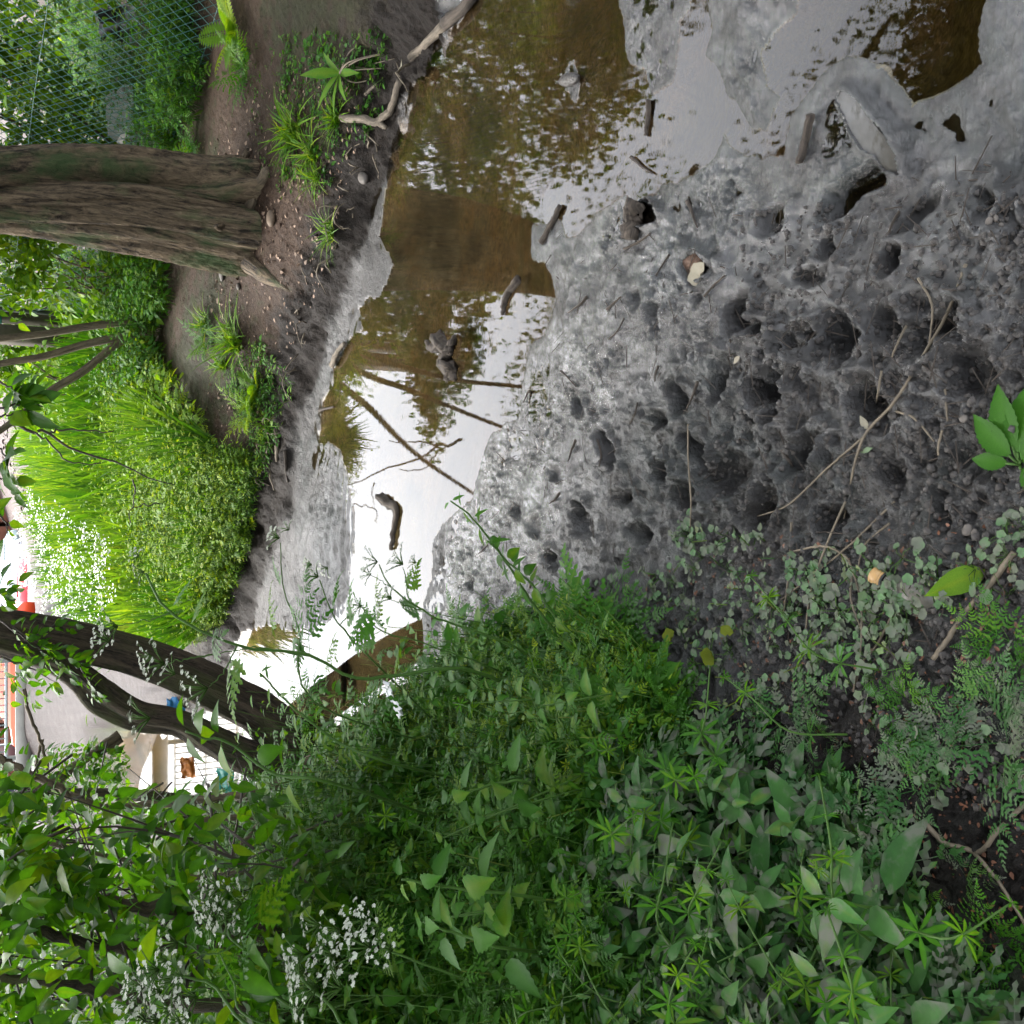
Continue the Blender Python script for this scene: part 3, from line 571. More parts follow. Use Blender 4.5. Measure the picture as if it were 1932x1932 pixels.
# hazel with three stems on the far bank
hb = on_ground(290, 615)[0]; YH = hb[1]
hz = empty('hazel', hb, 0, 'slim tree with three bare brown stems spreading from one base beyond the bank', 'tree')
for lst in [[(300,612,18),(285,603,16),(233,608,15),(155,618,14),(78,631,13),(0,639,13),(-150,650,11),(-400,640,9)], [(300,618,18),(270,622,16),(207,639,15),(155,651,14),(78,673,13),(0,686,12),(-150,720,10),(-380,770,8)],
            [(298,624,18),(259,627,15),(220,649,14),(155,701,15),(91,740,14),(21,797,12),(-60,850,10),(-220,930,7)]]:
    limb(lst, YH, hb, M['bark_thin'], 'stem', hz, 40, 18, .05)
g = Geo(); g.build
g = Geo()
for lst, w0 in [([(21,797),(55,812),(95,820),(140,851),(220,871),(265,893),(330,915)], .012), ([(62,815),(92,835),(130,870),(190,873)], .007), ([(95,818),(110,812),(160,812),(215,813)], .007), ([(250,905),(255,930),(250,960)], .005), ([(300,950),(250,960),(245,990)], .004)]:
    addtube(g, P3(lst, YH-1.2)-hb, w0, .003, 16, 6, .004, 3)
g.build('hanging_twig', M['twig'], hz)
g = Geo(); crown_leaves(g, np.array([.8, 8.6, 4.4])-hb, (2.4, 2.0, .9), 9000, .08, L_q, 60, .3, 2.6); crown_leaves(g, np.array([1.75, 8.3, 2.05])-hb, (1.0, .8, .28), 5000, .07, L_ov, 50, .3, 1.25); g.build('crown', M['leaf_dark'], hz)
for a in [([(-10,790),(20,780),(55,770)], 12, .11), ([(0,770),(40,760),(60,745)], 12, .11), ([(-20,830),(10,860),(15,880)], 8, .11), ([(0,720),(30,740),(50,765)], 10, .11)]: spray(hz, hb, a[0], 2.6, .003, a[1], a[2]*.62, L_ov, spread=.012, seed=5)
for a in [([(-30,900),(10,905),(25,920)], 7, .09), ([(-20,960),(10,985),(15,1010)], 6, .07), ([(-100,380),(-60,350),(-28,362)], 3, .10), ([(-100,420),(-60,410),(-30,405)], 3, .08)]: spray(hz, hb, a[0], 2.6, .003, a[1], a[2]*.62, L_ov, spread=.012, seed=6)

# unseen trees added beside and behind the photographer so their crowns shade the mud
def shade_tree(loc, h, crowns, label):
    loc = np.array([loc[0], loc[1], gz(loc[0], loc[1])[0]]); o = empty('tree', loc, 0, label, 'tree'); g_ = Geo()
    addtube(g_, [(0, 0, -.1), (.1, .05, h*.4), (0, .1, h)], .2, .1, 30, 20, .01, 2, .1)
    for c, r_, n_ in crowns: addtube(g_, [(0, .05, h*.6), (np.array(c)-loc)*.5+[0, 0, h*.4], np.array(c)-loc], .08, .02, 10, 8, .03, 4)
    g_.build('trunk', M['bark'], o); g_ = Geo()
    for c, r_, n_ in crowns: crown_leaves(g_, np.array(c)-loc, r_, n_, .09, L_q, 80, .33, 2.5)
    g_.build('crown', M['crown'], o)
shade_tree((3.6, .6), 4, [((2.6, 1.6, 5.0), (2.4, 2.2, 1.4), 22000)], 'unseen tree added beside the right edge of the picture, its crown shading the mud')
shade_tree((-1.0, -2.6), 4.5, [((-.4, -.9, 5.2), (3.2, 2.2, 1.5), 24000), ((.4, 1.6, 6.2), (2.6, 1.6, 1.0), 14000)], 'unseen tree added behind the camera, its crown shading the mud')
shade_tree((-3.6, .8), 3.5, [((-3.0, .9, 4.0), (1.6, 1.6, 1.5), 12000)], 'unseen tree added at the left outside the picture to shade the herbs')

# shrubs whose dark branches cross the left side
shb = [on_ground(900, 1800)[0], on_ground(760, 1600)[0], on_ground(640, 2000)[0]]
def leafvol(g_, org, poly, n_, Y_, size, tm, mi=0, clump=0, zlo=.25):
    Pn = np.array(poly, float); lo = Pn.min(0); hi = Pn.max(0)
    if clump:
        cx = rnd(clump, lo[0], hi[0]); cy = rnd(clump, lo[1], hi[1]); k = rng.integers(0, clump, n_*3); px = cx[k]+rng.normal(0, 38, n_*3); py = cy[k]+rng.normal(0, 38, n_*3); yy = rnd(clump, *Y_)[k]+rng.normal(0, .12, n_*3)
    else: px = rnd(n_*3, lo[0], hi[0]); py = rnd(n_*3, lo[1], hi[1]); yy = rnd(n_*3, *Y_)
    k = inpoly(px, py, Pn); p_ = at_y(px[k][:n_], py[k][:n_], yy[k][:n_]); p_ = p_[p_[:, 2] > zlo]; n_ = len(p_)
    D = dirs(rnd(n_, 0, 6.28), rnd(n_, -.9, .3)); g_.inst(tm, basis(D, [[0, 0, 1]]+rng.normal(0, .4, (n_, 3)), size*rnd(n_, .6, 1.25)), p_-org, rnd(n_, 0, 1), mi)
PA = [(-150,1480),(0,1450),(120,1500),(300,1500),(420,1470),(520,1500),(640,1560),(700,1700),(640,1900),(600,2200),(-150,2200)]
PB = [(-120,1560),(100,1600),(300,1620),(480,1600),(560,1700),(560,2200),(-120,2200)]
for q_, (labels, brs, vols) in enumerate([
  ('shrub with two thick dark mossy branches and broad leaves crossing the lower left corner', [([(760,1800),(560,1775),(425,1750),(311,1719),(233,1706),(137,1692),(60,1640),(0,1608),(-120,1560)], .030, .011, 3.0), ([(740,1850),(560,1815),(440,1791),(324,1780),(233,1786),(130,1772),(0,1729),(-130,1690)], .026, .010, 2.9),
    ([(800,1880),(600,1880),(420,1900),(233,1877),(117,1856),(0,1841),(-100,1830)], .02, .008, 2.7), ([(425,1750),(400,1790),(340,1870),(250,1932)], .012, .005, 2.95), ([(137,1692),(120,1718),(30,1745),(-60,1770)], .008, .004, 3.0), ([(700,1840),(560,1900),(480,1960)], .03, .02, 2.7), ([(880,1850),(760,1790),(620,1800),(470,1870)], .022, .012, 2.8)], [(PA, 2300, (2.7, 3.9), .075, L_ov), (PB, 900, (2.3, 3.0), .07, L_ov2)]),
  ('shrub with slender grey stems in front of the brown slope', [([(760,1600),(600,1560),(500,1540),(363,1550),(233,1571),(130,1589),(39,1602),(-60,1610)], .016, .007, 4.2), ([(740,1580),(600,1600),(480,1640),(363,1655),(285,1633),(181,1612),(49,1579),(-50,1550)], .014, .006, 4.0),
    ([(192,1525),(91,1478),(0,1432),(-60,1400)], .014, .010, 3.8), ([(620,1400),(520,1480),(380,1510),(192,1525)], .016, .013, 4.0), ([(500,1540),(450,1600),(350,1700)], .01, .005, 3.9)], [(PA, 2600, (3.9, 5.6), .072, L_ov), ([(-100,1350),(60,1400),(300,1480),(120,1520),(-100,1470)], 60, (3.6, 4.2), .06, L_ov)]),
  ('deep green shrub filling the background of the lower left corner', [([(640,2000),(400,1950),(200,1900),(0,1880)], .02, .008, 5.5), ([(700,1900),(450,1700),(250,1660),(0,1650)], .02, .008, 6.5)], [(PA, 4200, (5.6, 8.5), .085, L_ov)])]):
    o = empty('shrub', shb[q_], 0, labels, 'shrub')
    for lst, r0, r1, Y in brs:
        g = Geo(); P_ = P3(lst, Y)-shb[q_]; addtube(g, P_, r0, r1, 44, 12, .004, q_, .22); g.build('branch', M['bark_dark'] if q_ != 1 else M['bark_thin'], o)
    g = Geo(); g2 = Geo()
    for poly, n_, Y, sz, tm in vols: leafvol(g, shb[q_], poly, int(n_*1.0), Y, sz, tm, 0, 120)
    # fine twigs among the leaves
    for k in range(60):
        px = rng.uniform(-100, 560); py = rng.uniform(1480, 1950); Y = rng.uniform(vols[0][2][0], vols[0][2][1]); c = at_y(px, py, Y)
        if c[2] < .3: continue
        v = dirs(rnd(1, 0, 6.28), rnd(1, .1, 1.2))[0]*rng.uniform(.15, .45); addtube(g2, [c-v-shb[q_], c-shb[q_]+rng.normal(0, .03, 3), c+v-shb[q_]], .005, .0015, 7, 5)
    g2.build('twig', M['twig'], o); g.build('foliage', M['leaf_dark'], o)
# thin upright tree behind the shrubs and small leafy stems across the slope
eb = on_ground(520, 1530)[0]; thin = empty('tree', eb, 0, 'thin straight mossy tree trunk left of the white stream reflection', 'tree')
limb([(540,1535,26),(415,1519,22),(285,1501,21),(160,1498,22),(83,1500,24),(0,1508,22),(-150,1500,20)], 6.0, eb, M['bark_dark'], 'trunk', thin, 40, 20, .08)
g = Geo(); crown_leaves(g, np.array([-2.6, 6.5, 3.6])-eb, (1.3, 1.3, .8), 2500, .08, L_q, 40, .3); g.build('crown', M['crown'], thin)
eb2 = on_ground(260, 1400)[0]; bri = empty('sapling', eb2, 0, 'pale leaning sapling with small leaves in front of the brown slope', 'sapling')
g = Geo()
for lst, r0 in [([(225,1385),(200,1402),(160,1432),(100,1470),(50,1500),(-60,1560)], .028), ([(230,1395),(190,1420),(140,1450),(105,1490)], .02), ([(45,1300),(60,1360),(75,1390),(88,1440),(100,1480)], .012), ([(-5,1430),(30,1450),(55,1480)], .012), ([(80,1395),(70,1440),(75,1480)], .01)]:
    addtube(g, P3(lst, 6.6)-eb2, r0, r0*.6, 18, 9, .004, 2, .1)
g.build('stem', M['bark_thin'], bri); g = Geo()
leafvol(g, eb2, [(50,1430),(130,1400),(200,1400),(240,1420),(240,1500),(100,1510),(40,1480)], 620, (6.3, 7.0), .055, L_ov, 0, 30); leafvol(g, eb2, [(0,1250),(70,1280),(120,1300),(60,1330),(0,1340)], 45, (4.5, 5.2), .055, L_ov, 0, 12)
g.build('foliage', M['leaf_dark'], bri)

# ------------------------------------------------------------------ ground cover that nobody could count
def herbs(g_, pts, h, kinds, per=8, lsz=.04, tint=(0, 1), lean=.35, stems=True, spread=1.0, down=.5):
    """a short leafy sprig on every point; kinds: list of (template, size factor, share, material index)"""
    n_ = len(pts); hh = h*rnd(n_, .45, 1.15); la = rnd(n_, 0, 6.28); lv = np.stack([np.cos(la), np.sin(la), np.zeros(n_)], 1)*(lean*hh*rnd(n_, .2, 1))[:, None]; kd = rng.choice(len(kinds), n_, p=np.array([k_[2] for k_ in kinds])/sum(k_[2] for k_ in kinds))
    tb = rnd(n_, *tint)
    for q_ in range(per):
        t_ = rnd(n_, .15, 1.0); P_ = pts+lv*(t_**1.5)[:, None]; P_[:, 2] += hh*t_
        a = q_*2.4+rnd(n_, 0, 1.2); el = rnd(n_, -down, .45)*(1.1-t_*.3); D = dirs(a, el); sz = lsz*rnd(n_, .6, 1.25)*(1.25-.6*t_)
        for k_ in range(len(kinds)):
            m_ = kd == k_; 
            if m_.any(): g_.inst(kinds[k_][0], basis(D[m_], [[0, 0, 1]]+rng.normal(0, .28, (m_.sum(), 3)), sz[m_]*kinds[k_][1]), P_[m_]+D[m_]*(.25*sz*spread)[m_][:, None], np.clip(tb[m_]+rnd(m_.sum(), -.2, .2), 0, .98), kinds[k_][3])
    if stems:
        st = T([(-.012, 0, 0), (.012, 0, 0), (.006, 1, 0), (-.006, 1, 0)], [(0, 1, 2, 3)])
        v = lv.copy(); v[:, 2] = hh; L_ = np.linalg.norm(v, axis=1); Mx = basis(v, [[0, -1, .2]], 1.0); Mx[:, :, 1] *= L_[:, None]; Mx[:, :, 0] *= .13; g_.inst(st, Mx, pts, rnd(n_, 0, 1), len(kinds) and max(k_[3] for k_ in kinds)+1)
U1 = [(1180,1420),(1300,1350),(1420,1390),(1500,1450),(1600,1490),(1680,1570),(1745,1700),(1800,1800),(1860,1900),(2000,2050),(2050,2400),(1150,2300)]
U2 = [(830,1265),(950,1190),(1060,1150),(1130,1140),(1200,1180),(1290,1260),(1330,1340),(1200,1450),(1200,2300),(800,2300),(770,1400)]
U3 = [(570,1490),(690,1440),(800,1300),(850,1400),(850,2400),(380,2400),(440,1600)]
U4 = [(1110,1130),(1200,1090),(1290,1000),(1400,990),(1500,1030),(1620,1060),(1760,1040),(1800,1120),(1760,1210),(1700,1300),(1560,1330),(1450,1390),(1300,1340)]
U5 = [(1760,1020),(1990,980),(1990,1450),(1760,1480),(1640,1380),(1700,1250)]
g = Geo(); w_, px, py = scat(U2, 1250); herbs(g, w_, .18+.12*sst(1150, 850, px), [(L_ov, 1.1, .28, 0), (L_nar, 1.2, .22, 0), (L_pinlo, 2.1, .3, 0), (L_ser2, 1.5, .2, 0)], 9, .040, (.1, .95), .45)
tag(g.build('undergrowth', [M['leaf'], M['stem']]), 'dense mid green herb undergrowth between the mud and the shrubs', 'undergrowth', kind='stuff')
g = Geo(); w_, px, py = scat(U1, 620); herbs(g, w_, .09+.05*sst(1500, 1200, px), [(L_ov2, 1.25, .45, 0), (L_pinlo, 2.2, .3, 0), (L_nar, 1.1, .15, 0), (L_kid2, .9, .1, 0)], 7, .042, (0, .75), .45)
tag(g.build('undergrowth', [M['leaf_silty'], M['stem']]), 'dark blue green low leaves carpeting the lower middle of the left bank', 'undergrowth', kind='stuff')
g = Geo(); w_, px, py = scat(U3, 2300); herbs(g, w_, .55, [(L_ov, 1, .35, 0), (L_ser2, 1.2, .2, 0), (L_pinlo, 2.0, .3, 0), (L_nar, 1.2, .15, 0)], 10, .055, (.2, 1), .5)
tag(g.build('undergrowth', [M['leaf'], M['stem']]), 'tall tangled green undergrowth round the foot of the shrubs', 'undergrowth', kind='stuff')
g = Geo(); w_, px, py = scat([(770,1290),(830,1250),(1010,1170),(1130,1135),(1230,1220),(1310,1330),(1240,1380),(1000,1420),(760,1420)], 1000); herbs(g, w_, .16, [(L_nar, 1, .55, 0), (L_wh, .8, .25, 0), (L_pinlo, 1.6, .2, 0)], 7, .028, (.3, 1), 1.0)
tag(g.build('bedstraw', [M['leaf_bright'], M['stem']]), 'fine light green bedstraw spilling to the edge of the wet mud', 'bedstraw', kind='stuff')
# sparse small stuff on the mud margin
g = Geo(); w_, px, py = scat(U4, 150); herbs(g, w_, .03, [(L_kid2, 1, .6, 0), (L_ov, .9, .4, 0)], 3, .017, (0, 1), 1.5, down=.2)
tag(g.build('seedling_leaves', [M['leaf_pale'], M['stem']]), 'tiny silt coated leaves scattered over the dark mud margin', 'seedlings', kind='stuff')
g = Geo(); w_, px, py = scat([(1200,1090),(1500,1010),(1990,960),(1990,1900),(1800,1750),(1650,1500),(1450,1400)], 1000); n_ = len(w_); g.inst(L_ov, basis(dirs(rnd(n_, 0, 6.28), rnd(n_, -.1, .3)), [[0, 0, 1]]+rng.normal(0, .4, (n_, 3)), .0085*rnd(n_, .2, 1.4)), w_+[0, 0, .003], rnd(n_, 0, 1))
tag(g.build('leaf_litter', [plain('rust_leaf_litter', (.085, .032, .014), .6, .5, 40)]), 'small rust brown leaf scraps and bud scales on dark soil', 'leaf litter', kind='stuff')
g = Geo(); w_, px, py = scat([(1000,350),(1150,450),(1932,300),(1932,1500),(1500,1350),(1300,1000),(1000,1100),(900,1000),(1000,700)], 700); n_ = len(w_)
st = T([(-.5, 0, 0), (.5, 0, 0), (.4, 1, 0), (-.4, 1, 0), (0, 0, .8), (0, 1, .7)], [(0, 4, 5, 3), (4, 1, 2, 5), (0, 1, 4), (3, 5, 2)]); Mx = basis(dirs(rnd(n_, 0, 6.28), rnd(n_, -.1, .15)), [0, 0, 1], 1.0); Mx[:, :, 1] *= rnd(n_, .015, .07)[:, None]; wv = rnd(n_, .001, .003)[:, None]; Mx[:, :, 0] *= wv; Mx[:, :, 2] *= wv
g.inst(st, Mx, w_+[0, 0, .001], rnd(n_, 0, 1)); tag(g.build('twig_litter', M['wetwood']), 'short wet twig fragments pressed into the grey mud', 'twig litter', kind='stuff')
# clods and crumbs of soil
ck = T([(-.5,-.4,0),(.5,-.5,.05),(.45,.5,0),(-.4,.5,.05),(-.3,-.3,.5),(.3,-.25,.6),(.25,.3,.5),(-.25,.3,.55)], [(0,1,5,4),(1,2,6,5),(2,3,7,6),(3,0,4,7),(4,5,6,7)])
g = Geo(); w_, px, py = scat([(1400,400),(1960,350),(1990,1600),(1500,1350),(1250,1050),(1400,700)], 2600); n_ = len(w_); Mx = basis(dirs(rnd(n_, 0, 6.28), rnd(n_, -.4, .4)), [[0, 0, 1]]+rng.normal(0, .3, (n_, 3)), .012*rng.uniform(.25, 1, n_)**2+.002)
g.inst(ck, Mx, w_-[0, 0, .001], rnd(n_, 0, 1)); tag(g.build('soil_crumbs', plain('dark_soil_crumb', (.035, .030, .026), .55, .4, 60, .5, 300)), 'dark crumbs and clods lying on the trampled mud', 'soil crumbs', kind='stuff')

# meadow and banks beyond the stream
MG = [(75,690),(95,1000),(150,1120),(250,1225),(370,1200),(440,1120),(465,1010),(470,900),(410,830),(330,790),(290,740),(270,690),(290,640),(150,600),(80,620)]
g = Geo(); w_, px, py = scat(MG, 21000); k_ = fbm(w_[:, 0], w_[:, 1], .7, 4, 15) > -.26+.55*sst(300, 465, px)-.12*sst(900, 1100, py); w_ = w_[k_]; px = px[k_]; n_ = len(w_); hgt = (.25+.42*fbm(w_[:, 0], w_[:, 1], .9, 4, 5))*rnd(n_, .5, 1.6)*(1+np.clip(w_[:, 1]-9, 0, 12)*.06)
g.inst(L_gr2, basis(dirs(rnd(n_, 0, 6.28), rnd(n_, .7, 1.5)), [[0, -1, .1]], np.clip(hgt, .06, .6), .8), w_, np.clip(.45+1.1*fbm(w_[:, 0], w_[:, 1], .6, 3, 25)+rnd(n_, -.35, .35), 0, 1)); tag(g.build('meadow_grass', M['grass']), 'long bright meadow grass beyond the stream', 'grass', kind='stuff')
g = Geo(); w_, px, py = scat(MG, 3600); herbs(g, w_, .20+.016*w_[:, 1], [(L_nar, 1, .5, 0), (L_ov, .9, .3, 0), (L_pinlo, 1.5, .2, 0)], 8, .045, (.4, 1), .5)
w_, px, py = scat([(290,830),(380,850),(432,900),(455,1000),(440,1080),(440,1160),(380,1220),(330,1100),(300,950)], 1300); herbs(g, w_, .20, [(L_nar, 1, .45, 0), (L_wh, .9, .35, 0), (L_ov, .8, .2, 0)], 9, .034, (.3, 1), .7)
w_, px, py = scat([(425,840),(500,860),(485,1000),(450,1130),(415,1170),(410,1100),(440,1000),(420,900)], 600); herbs(g, w_, .15, [(L_nar, 1, .4, 0), (L_wh, .9, .3, 0), (L_ov, .8, .3, 0)], 8, .034, (.1, .9), 1.1)
w_, px, py = scat([(150,620),(300,650),(400,800),(300,860),(200,760)], 420); herbs(g, w_, .22, [(L_ov, 1.3, .6, 0), (L_pinlo, 1.6, .4, 0)], 8, .05, (.3, 1), .8)
tag(g.build('meadow_herbs', [M['leaf_bright'], M['stem']]), 'bright yellow green nettles and bedstraw on the far bank', 'herbs', kind='stuff')
g = Geo(); w_, px, py = scat([(100,980),(130,1120),(240,1210),(330,1130),(330,1020),(230,960),(150,930)], 260); n_ = len(w_); fl = T([(math.cos(a)*.5, math.sin(a)*.5, .1*math.sin(2*a)) for a in np.arange(6)*math.pi/3], [(0, 1, 2, 3, 4, 5)])
for k in range(9): g.inst(fl, basis(dirs(rnd(n_, 0, 6.28), rnd(n_, -.3, .3)), [[0, -.5, 1]]+rng.normal(0, .4, (n_, 3)), (.0013*w_[:, 1]+.004)*rnd(n_, .7, 1.4)), w_+np.stack([rng.normal(0, .035, n_), rng.normal(0, .035, n_), .28+.02*w_[:, 1]+rnd(n_, -.03, .03)], 1)+0*w_, .5)
tag(g.build('meadow_blossom', M['white']), 'scattered white umbel blossom over the far meadow', 'blossom', kind='stuff')
BG = [(290,0),(330,0),(330,120),(320,240),(240,260),(120,240),(120,0)]
g = Geo(); w_, px, py = scat([(345,340),(240,0),(120,0),(120,240),(300,240),(380,235),(395,130),(370,0),(345,-60)], 1150); herbs(g, w_, .35, [(L_pinlo, 2.0, .35, 0), (L_nar, 1, .35, 0), (L_ov, 1, .3, 0)], 9, .045, (.2, .9), .6)
w_, px, py = scat([(120,470),(325,500),(335,570),(300,640),(330,700),(260,760),(200,700),(130,620)], 1500); herbs(g, w_, .34, [(L_ov, 1, .45, 0), (L_nar, 1, .25, 0), (L_ser2, 1.1, .3, 0)], 9, .055, (.2, .95), .6)
tag(g.build('undergrowth', [M['leaf'], M['stem']]), 'mixed green herbs along the foot of the wire fence', 'undergrowth', kind='stuff')
g = Geo(); w_, px, py = scat([(540,60),(740,60),(720,230),(600,380),(520,320)], 330); herbs(g, w_, .03, [(L_ov, 1, .6, 0), (L_kid2, 1, .4, 0)], 3, .026, (0, 1), 1.2, down=.2)
w_, px, py = scat([(420,50),(560,100),(560,400),(480,300)], 120); herbs(g, w_, .02, [(L_ov, 1, 1, 0)], 2, .018, (0, 1), 1.2, down=.2)
w_, px, py = scat([(230,700),(330,720),(400,840),(440,900),(480,850),(430,700),(500,640),(560,720),(520,860),(470,1000),(400,900),(250,800)], 420); herbs(g, w_, .06, [(L_ov, 1, .6, 0), (L_nar, 1, .4, 0)], 6, .032, (.2, 1), .8, down=.3)
tag(g.build('seedling_leaves', [M['leaf'], M['stem']]), 'green and muddy leaves dotted over the brown far bank', 'seedlings', kind='stuff')
g = Geo(); w_, px, py = scat([(330,300),(600,100),(700,200),(620,500),(480,850),(380,850),(400,600)], 900); n_ = len(w_); g.inst(L_ov, basis(dirs(rnd(n_, 0, 6.28), rnd(n_, -.1, .3)), [[0, 0, 1]]+rng.normal(0, .4, (n_, 3)), .022*rnd(n_, .4, 1.4)), w_+[0, 0, .004], rnd(n_, 0, 1))
tag(g.build('leaf_litter', [plain('brown_leaf_litter', (.16, .105, .07), .7, .5, 30)]), 'brown leaf scraps and wood chips on the trodden far bank', 'leaf litter', kind='stuff')
g = Geo(); w_, px, py = scat([(25,880),(95,700),(70,480),(10,480),(5,900),(40,960),(110,1130),(200,1220),(240,1230),(150,1110),(100,1000)], 2600); n_ = len(w_); g.inst(L_ov, basis(dirs(rnd(n_, 0, 6.28), rnd(n_, -.1, .5)), [[0, 0, 1]]+rng.normal(0, .5, (n_, 3)), .0045*rnd(n_, .4, 1.4)*(w_[:, 1])), w_+[0, 0, .004], rnd(n_, 0, 1))
tag(g.build('leaf_litter', [plain('pale_leaf_litter', (.12, .085, .065), .8, .6, 8)]), 'pale brown litter on the bare path behind the meadow', 'leaf litter', kind='stuff')
# roots and dead stems on the undercut bank
g = Geo(); w_, px, py = scat([(790,100),(700,330),(640,470),(600,600),(540,740),(510,900),(470,1000),(440,1000),(480,860),(520,700),(580,520),(640,380),(760,120)], 150)
for k, c in enumerate(w_):
    v = dirs(rnd(1, 0, 6.28), rnd(1, -.5, .3))[0]*rng.uniform(.05, .2); addtube(g, [c, c+v*.5+rng.normal(0, .02, 3)+[0, 0, .03], c+v], rng.uniform(.002, .006), .0015, 7, 5, .004, k)
tag(g.build('root_tangle', M['drystem']), 'exposed thin roots and dead stems on the undercut far bank', 'roots', kind='stuff')

# ------------------------------------------------------------------ single plants
def umbel(size=.06, rays=10, nf=11, seed=0):
    """white flower head: rays with small florets"""
    r_ = np.random.default_rng(seed); g_ = Geo(); fl_ = T([(0, 0, 0)]+[(math.cos(a)*(.5 if i % 2 else .28), math.sin(a)*(.5 if i % 2 else .28), .08) for i, a in enumerate(np.arange(10)*math.pi/5)], [(0, 1+i, 1+(i+1) % 10) for i in range(10)])
    for k in range(rays):
        a = k*2.399; q_ = math.sqrt((k+.6)/rays); e = np.array([math.cos(a)*q_*.8, math.sin(a)*q_*.8, .62-.18*q_])*size; t_, b_ = tube([(0, 0, 0), e*.5+[0, 0, .004*q_], e], [.0013, .0011, .0009], 4); g_.add(t_, .7, 0)
        n_ = nf; o_ = r_.normal(size=(n_, 3)); o_ /= np.linalg.norm(o_, axis=1, keepdims=True); o_[:, 2] = np.abs(o_[:, 2])*.5; o_ *= size*.14*r_.uniform(.4, 1, (n_, 1)); g_.inst(fl_, basis(np.cross(o_+[.01, 0, .02], [0, 1, 0.1]), o_+[0, 0, .012], (.0068*r_.uniform(.6, 1.2, n_))), e+o_, .5, 1)
    return g_
UM = [umbel(.05, 9, 10, 1).mesh('flower_head', [M['stem'], M['white']]), umbel(.07, 12, 12, 2).mesh('flower_head', [M['stem'], M['white']]), umbel(.035, 7, 6, 3).mesh('flower_head', [M['stem'], M['white']])]
def lmesh(t_, mt, tint=.5): g_ = Geo(); g_.add(t_, tint); return g_.mesh('leaf', M[mt])
LM = {k_: [lmesh(t_, mt, ti) for ti in (.25, .6, .9)] for k_, t_, mt in [('bip', L_bip, 'leaf'), ('pin', L_pin, 'leaf'), ('ser', L_ser, 'leaf'), ('ov', L_ov2, 'leaf_silty'), ('silty', L_bip, 'leaf_silty'), ('nar', ovate(7, .22, .1, .25), 'leaf'), ('dock', ovate(12, .42, .16, .1, .9, .05), 'leaf'), ('broad', ovate(6, .6, .12, .3), 'leaf_dark')]}
def child(name, me, parent, loc, Mx):
    o = bpy.data.objects.new(name, me); COL.objects.link(o); o.parent = parent; m_ = Matrix([[*Mx[r_], loc[r_]] for r_ in range(3)]+[[0, 0, 0, 1]]); o.matrix_basis = m_; return o
def umbellifer(label, base, stems, heads, leaves, r0=.004):
    """stems and heads are given as outlines in the photo at distance Y; the plant stands on its own ground point"""
    b_ = on_ground(*base)[0]; o = empty('cow_parsley', b_, 0, label, 'cow parsley'); g_ = Geo()
    for pts, Y, r_ in stems:
        P_ = P3(pts, Y)-b_
        if r_ > .0028: P_ = np.vstack([[0, 0, -.02], P_])
        addtube(g_, P_, r_, r_*.45, 20, 7, .0015, 1)
    g_.build('stem', M['stem'], o)
    for px_, py_, Y, s_, k_ in heads: child('flower_head', UM[k_], o, at_y(px_, py_, Y)-b_, basis([rng.normal(0, .2, 3)+[0, 1, 0]], [rng.normal(0, .25, 3)+[0, -.25, 1]], s_)[0])
    for px_, py_, Y, a, el, s_, k_ in leaves: child('leaf', LM[k_][rng.integers(3)], o, at_y(px_, py_, Y)-b_, basis(dirs(np.array([R(a)]), np.array([R(el)])), [rng.normal(0, .25, 3)+[0, 0, 1]], s_)[0])
    return o
umbellifer('tall cow parsley with a long green stem arching across the leaning tree', (1010,1330), [([(888,1262),(743,1275),(670,1278),(585,1238),(448,1218),(321,1156),(275,1081)], 2.35, .0055), ([(585,1238),(500,1223),(473,1223),(400,1235)], 2.35, .0026), ([(321,1156),(280,1170),(225,1180)], 2.35, .002), ([(400,1235),(340,1245),(310,1255)], 2.35, .002), ([(448,1218),(420,1270),(395,1295)], 2.35, .002)],
 [(272,1078,2.35,1.0,2),(262,1050,2.4,.8,2),(222,1182,2.35,1.1,0),(207,1208,2.35,1.1,0),(310,1252,2.3,1.3,0),(290,1240,2.3,1.0,0),(330,1272,2.3,1.0,0),(392,1298,2.3,1.2,1),(283,1355,2.3,1.4,0)], [(448,1218,2.35,200,20,.16,'pin'),(585,1238,2.35,10,10,.20,'bip'),(321,1156,2.35,0,-20,.09,'pin'),(520,1215,2.35,30,10,.14,'bip'),(743,1275,2.35,150,20,.2,'bip'),(400,1235,2.35,-60,10,.12,'pin'),(360,1190,2.35,20,-10,.10,'pin')])
umbellifer('slim cow parsley with small white heads against the rippled grey mud bar', (870,1420), [([(719,1262),(662,1203),(628,1161),(603,1094)], 2.7, .0035), ([(600,1330),(564,1187),(535,1114),(529,1024)], 2.7, .0030), ([(640,1180),(660,1160),(680,1150)], 2.7, .0015)],
 [(527,1015,2.7,1.4,2),(545,1000,2.7,1.0,2),(600,1088,2.7,1.5,2),(588,1065,2.7,1.0,2),(618,1070,2.7,1.0,2)], [(628,1161,2.7,-20,10,.13,'pin'),(640,1180,2.7,160,20,.16,'bip'),(662,1203,2.7,10,10,.15,'pin'),(564,1187,2.7,170,10,.13,'pin'),(535,1114,2.7,10,30,.09,'pin'),(600,1250,2.7,200,30,.18,'bip'),(545,1130,2.7,200,0,.08,'pin')])
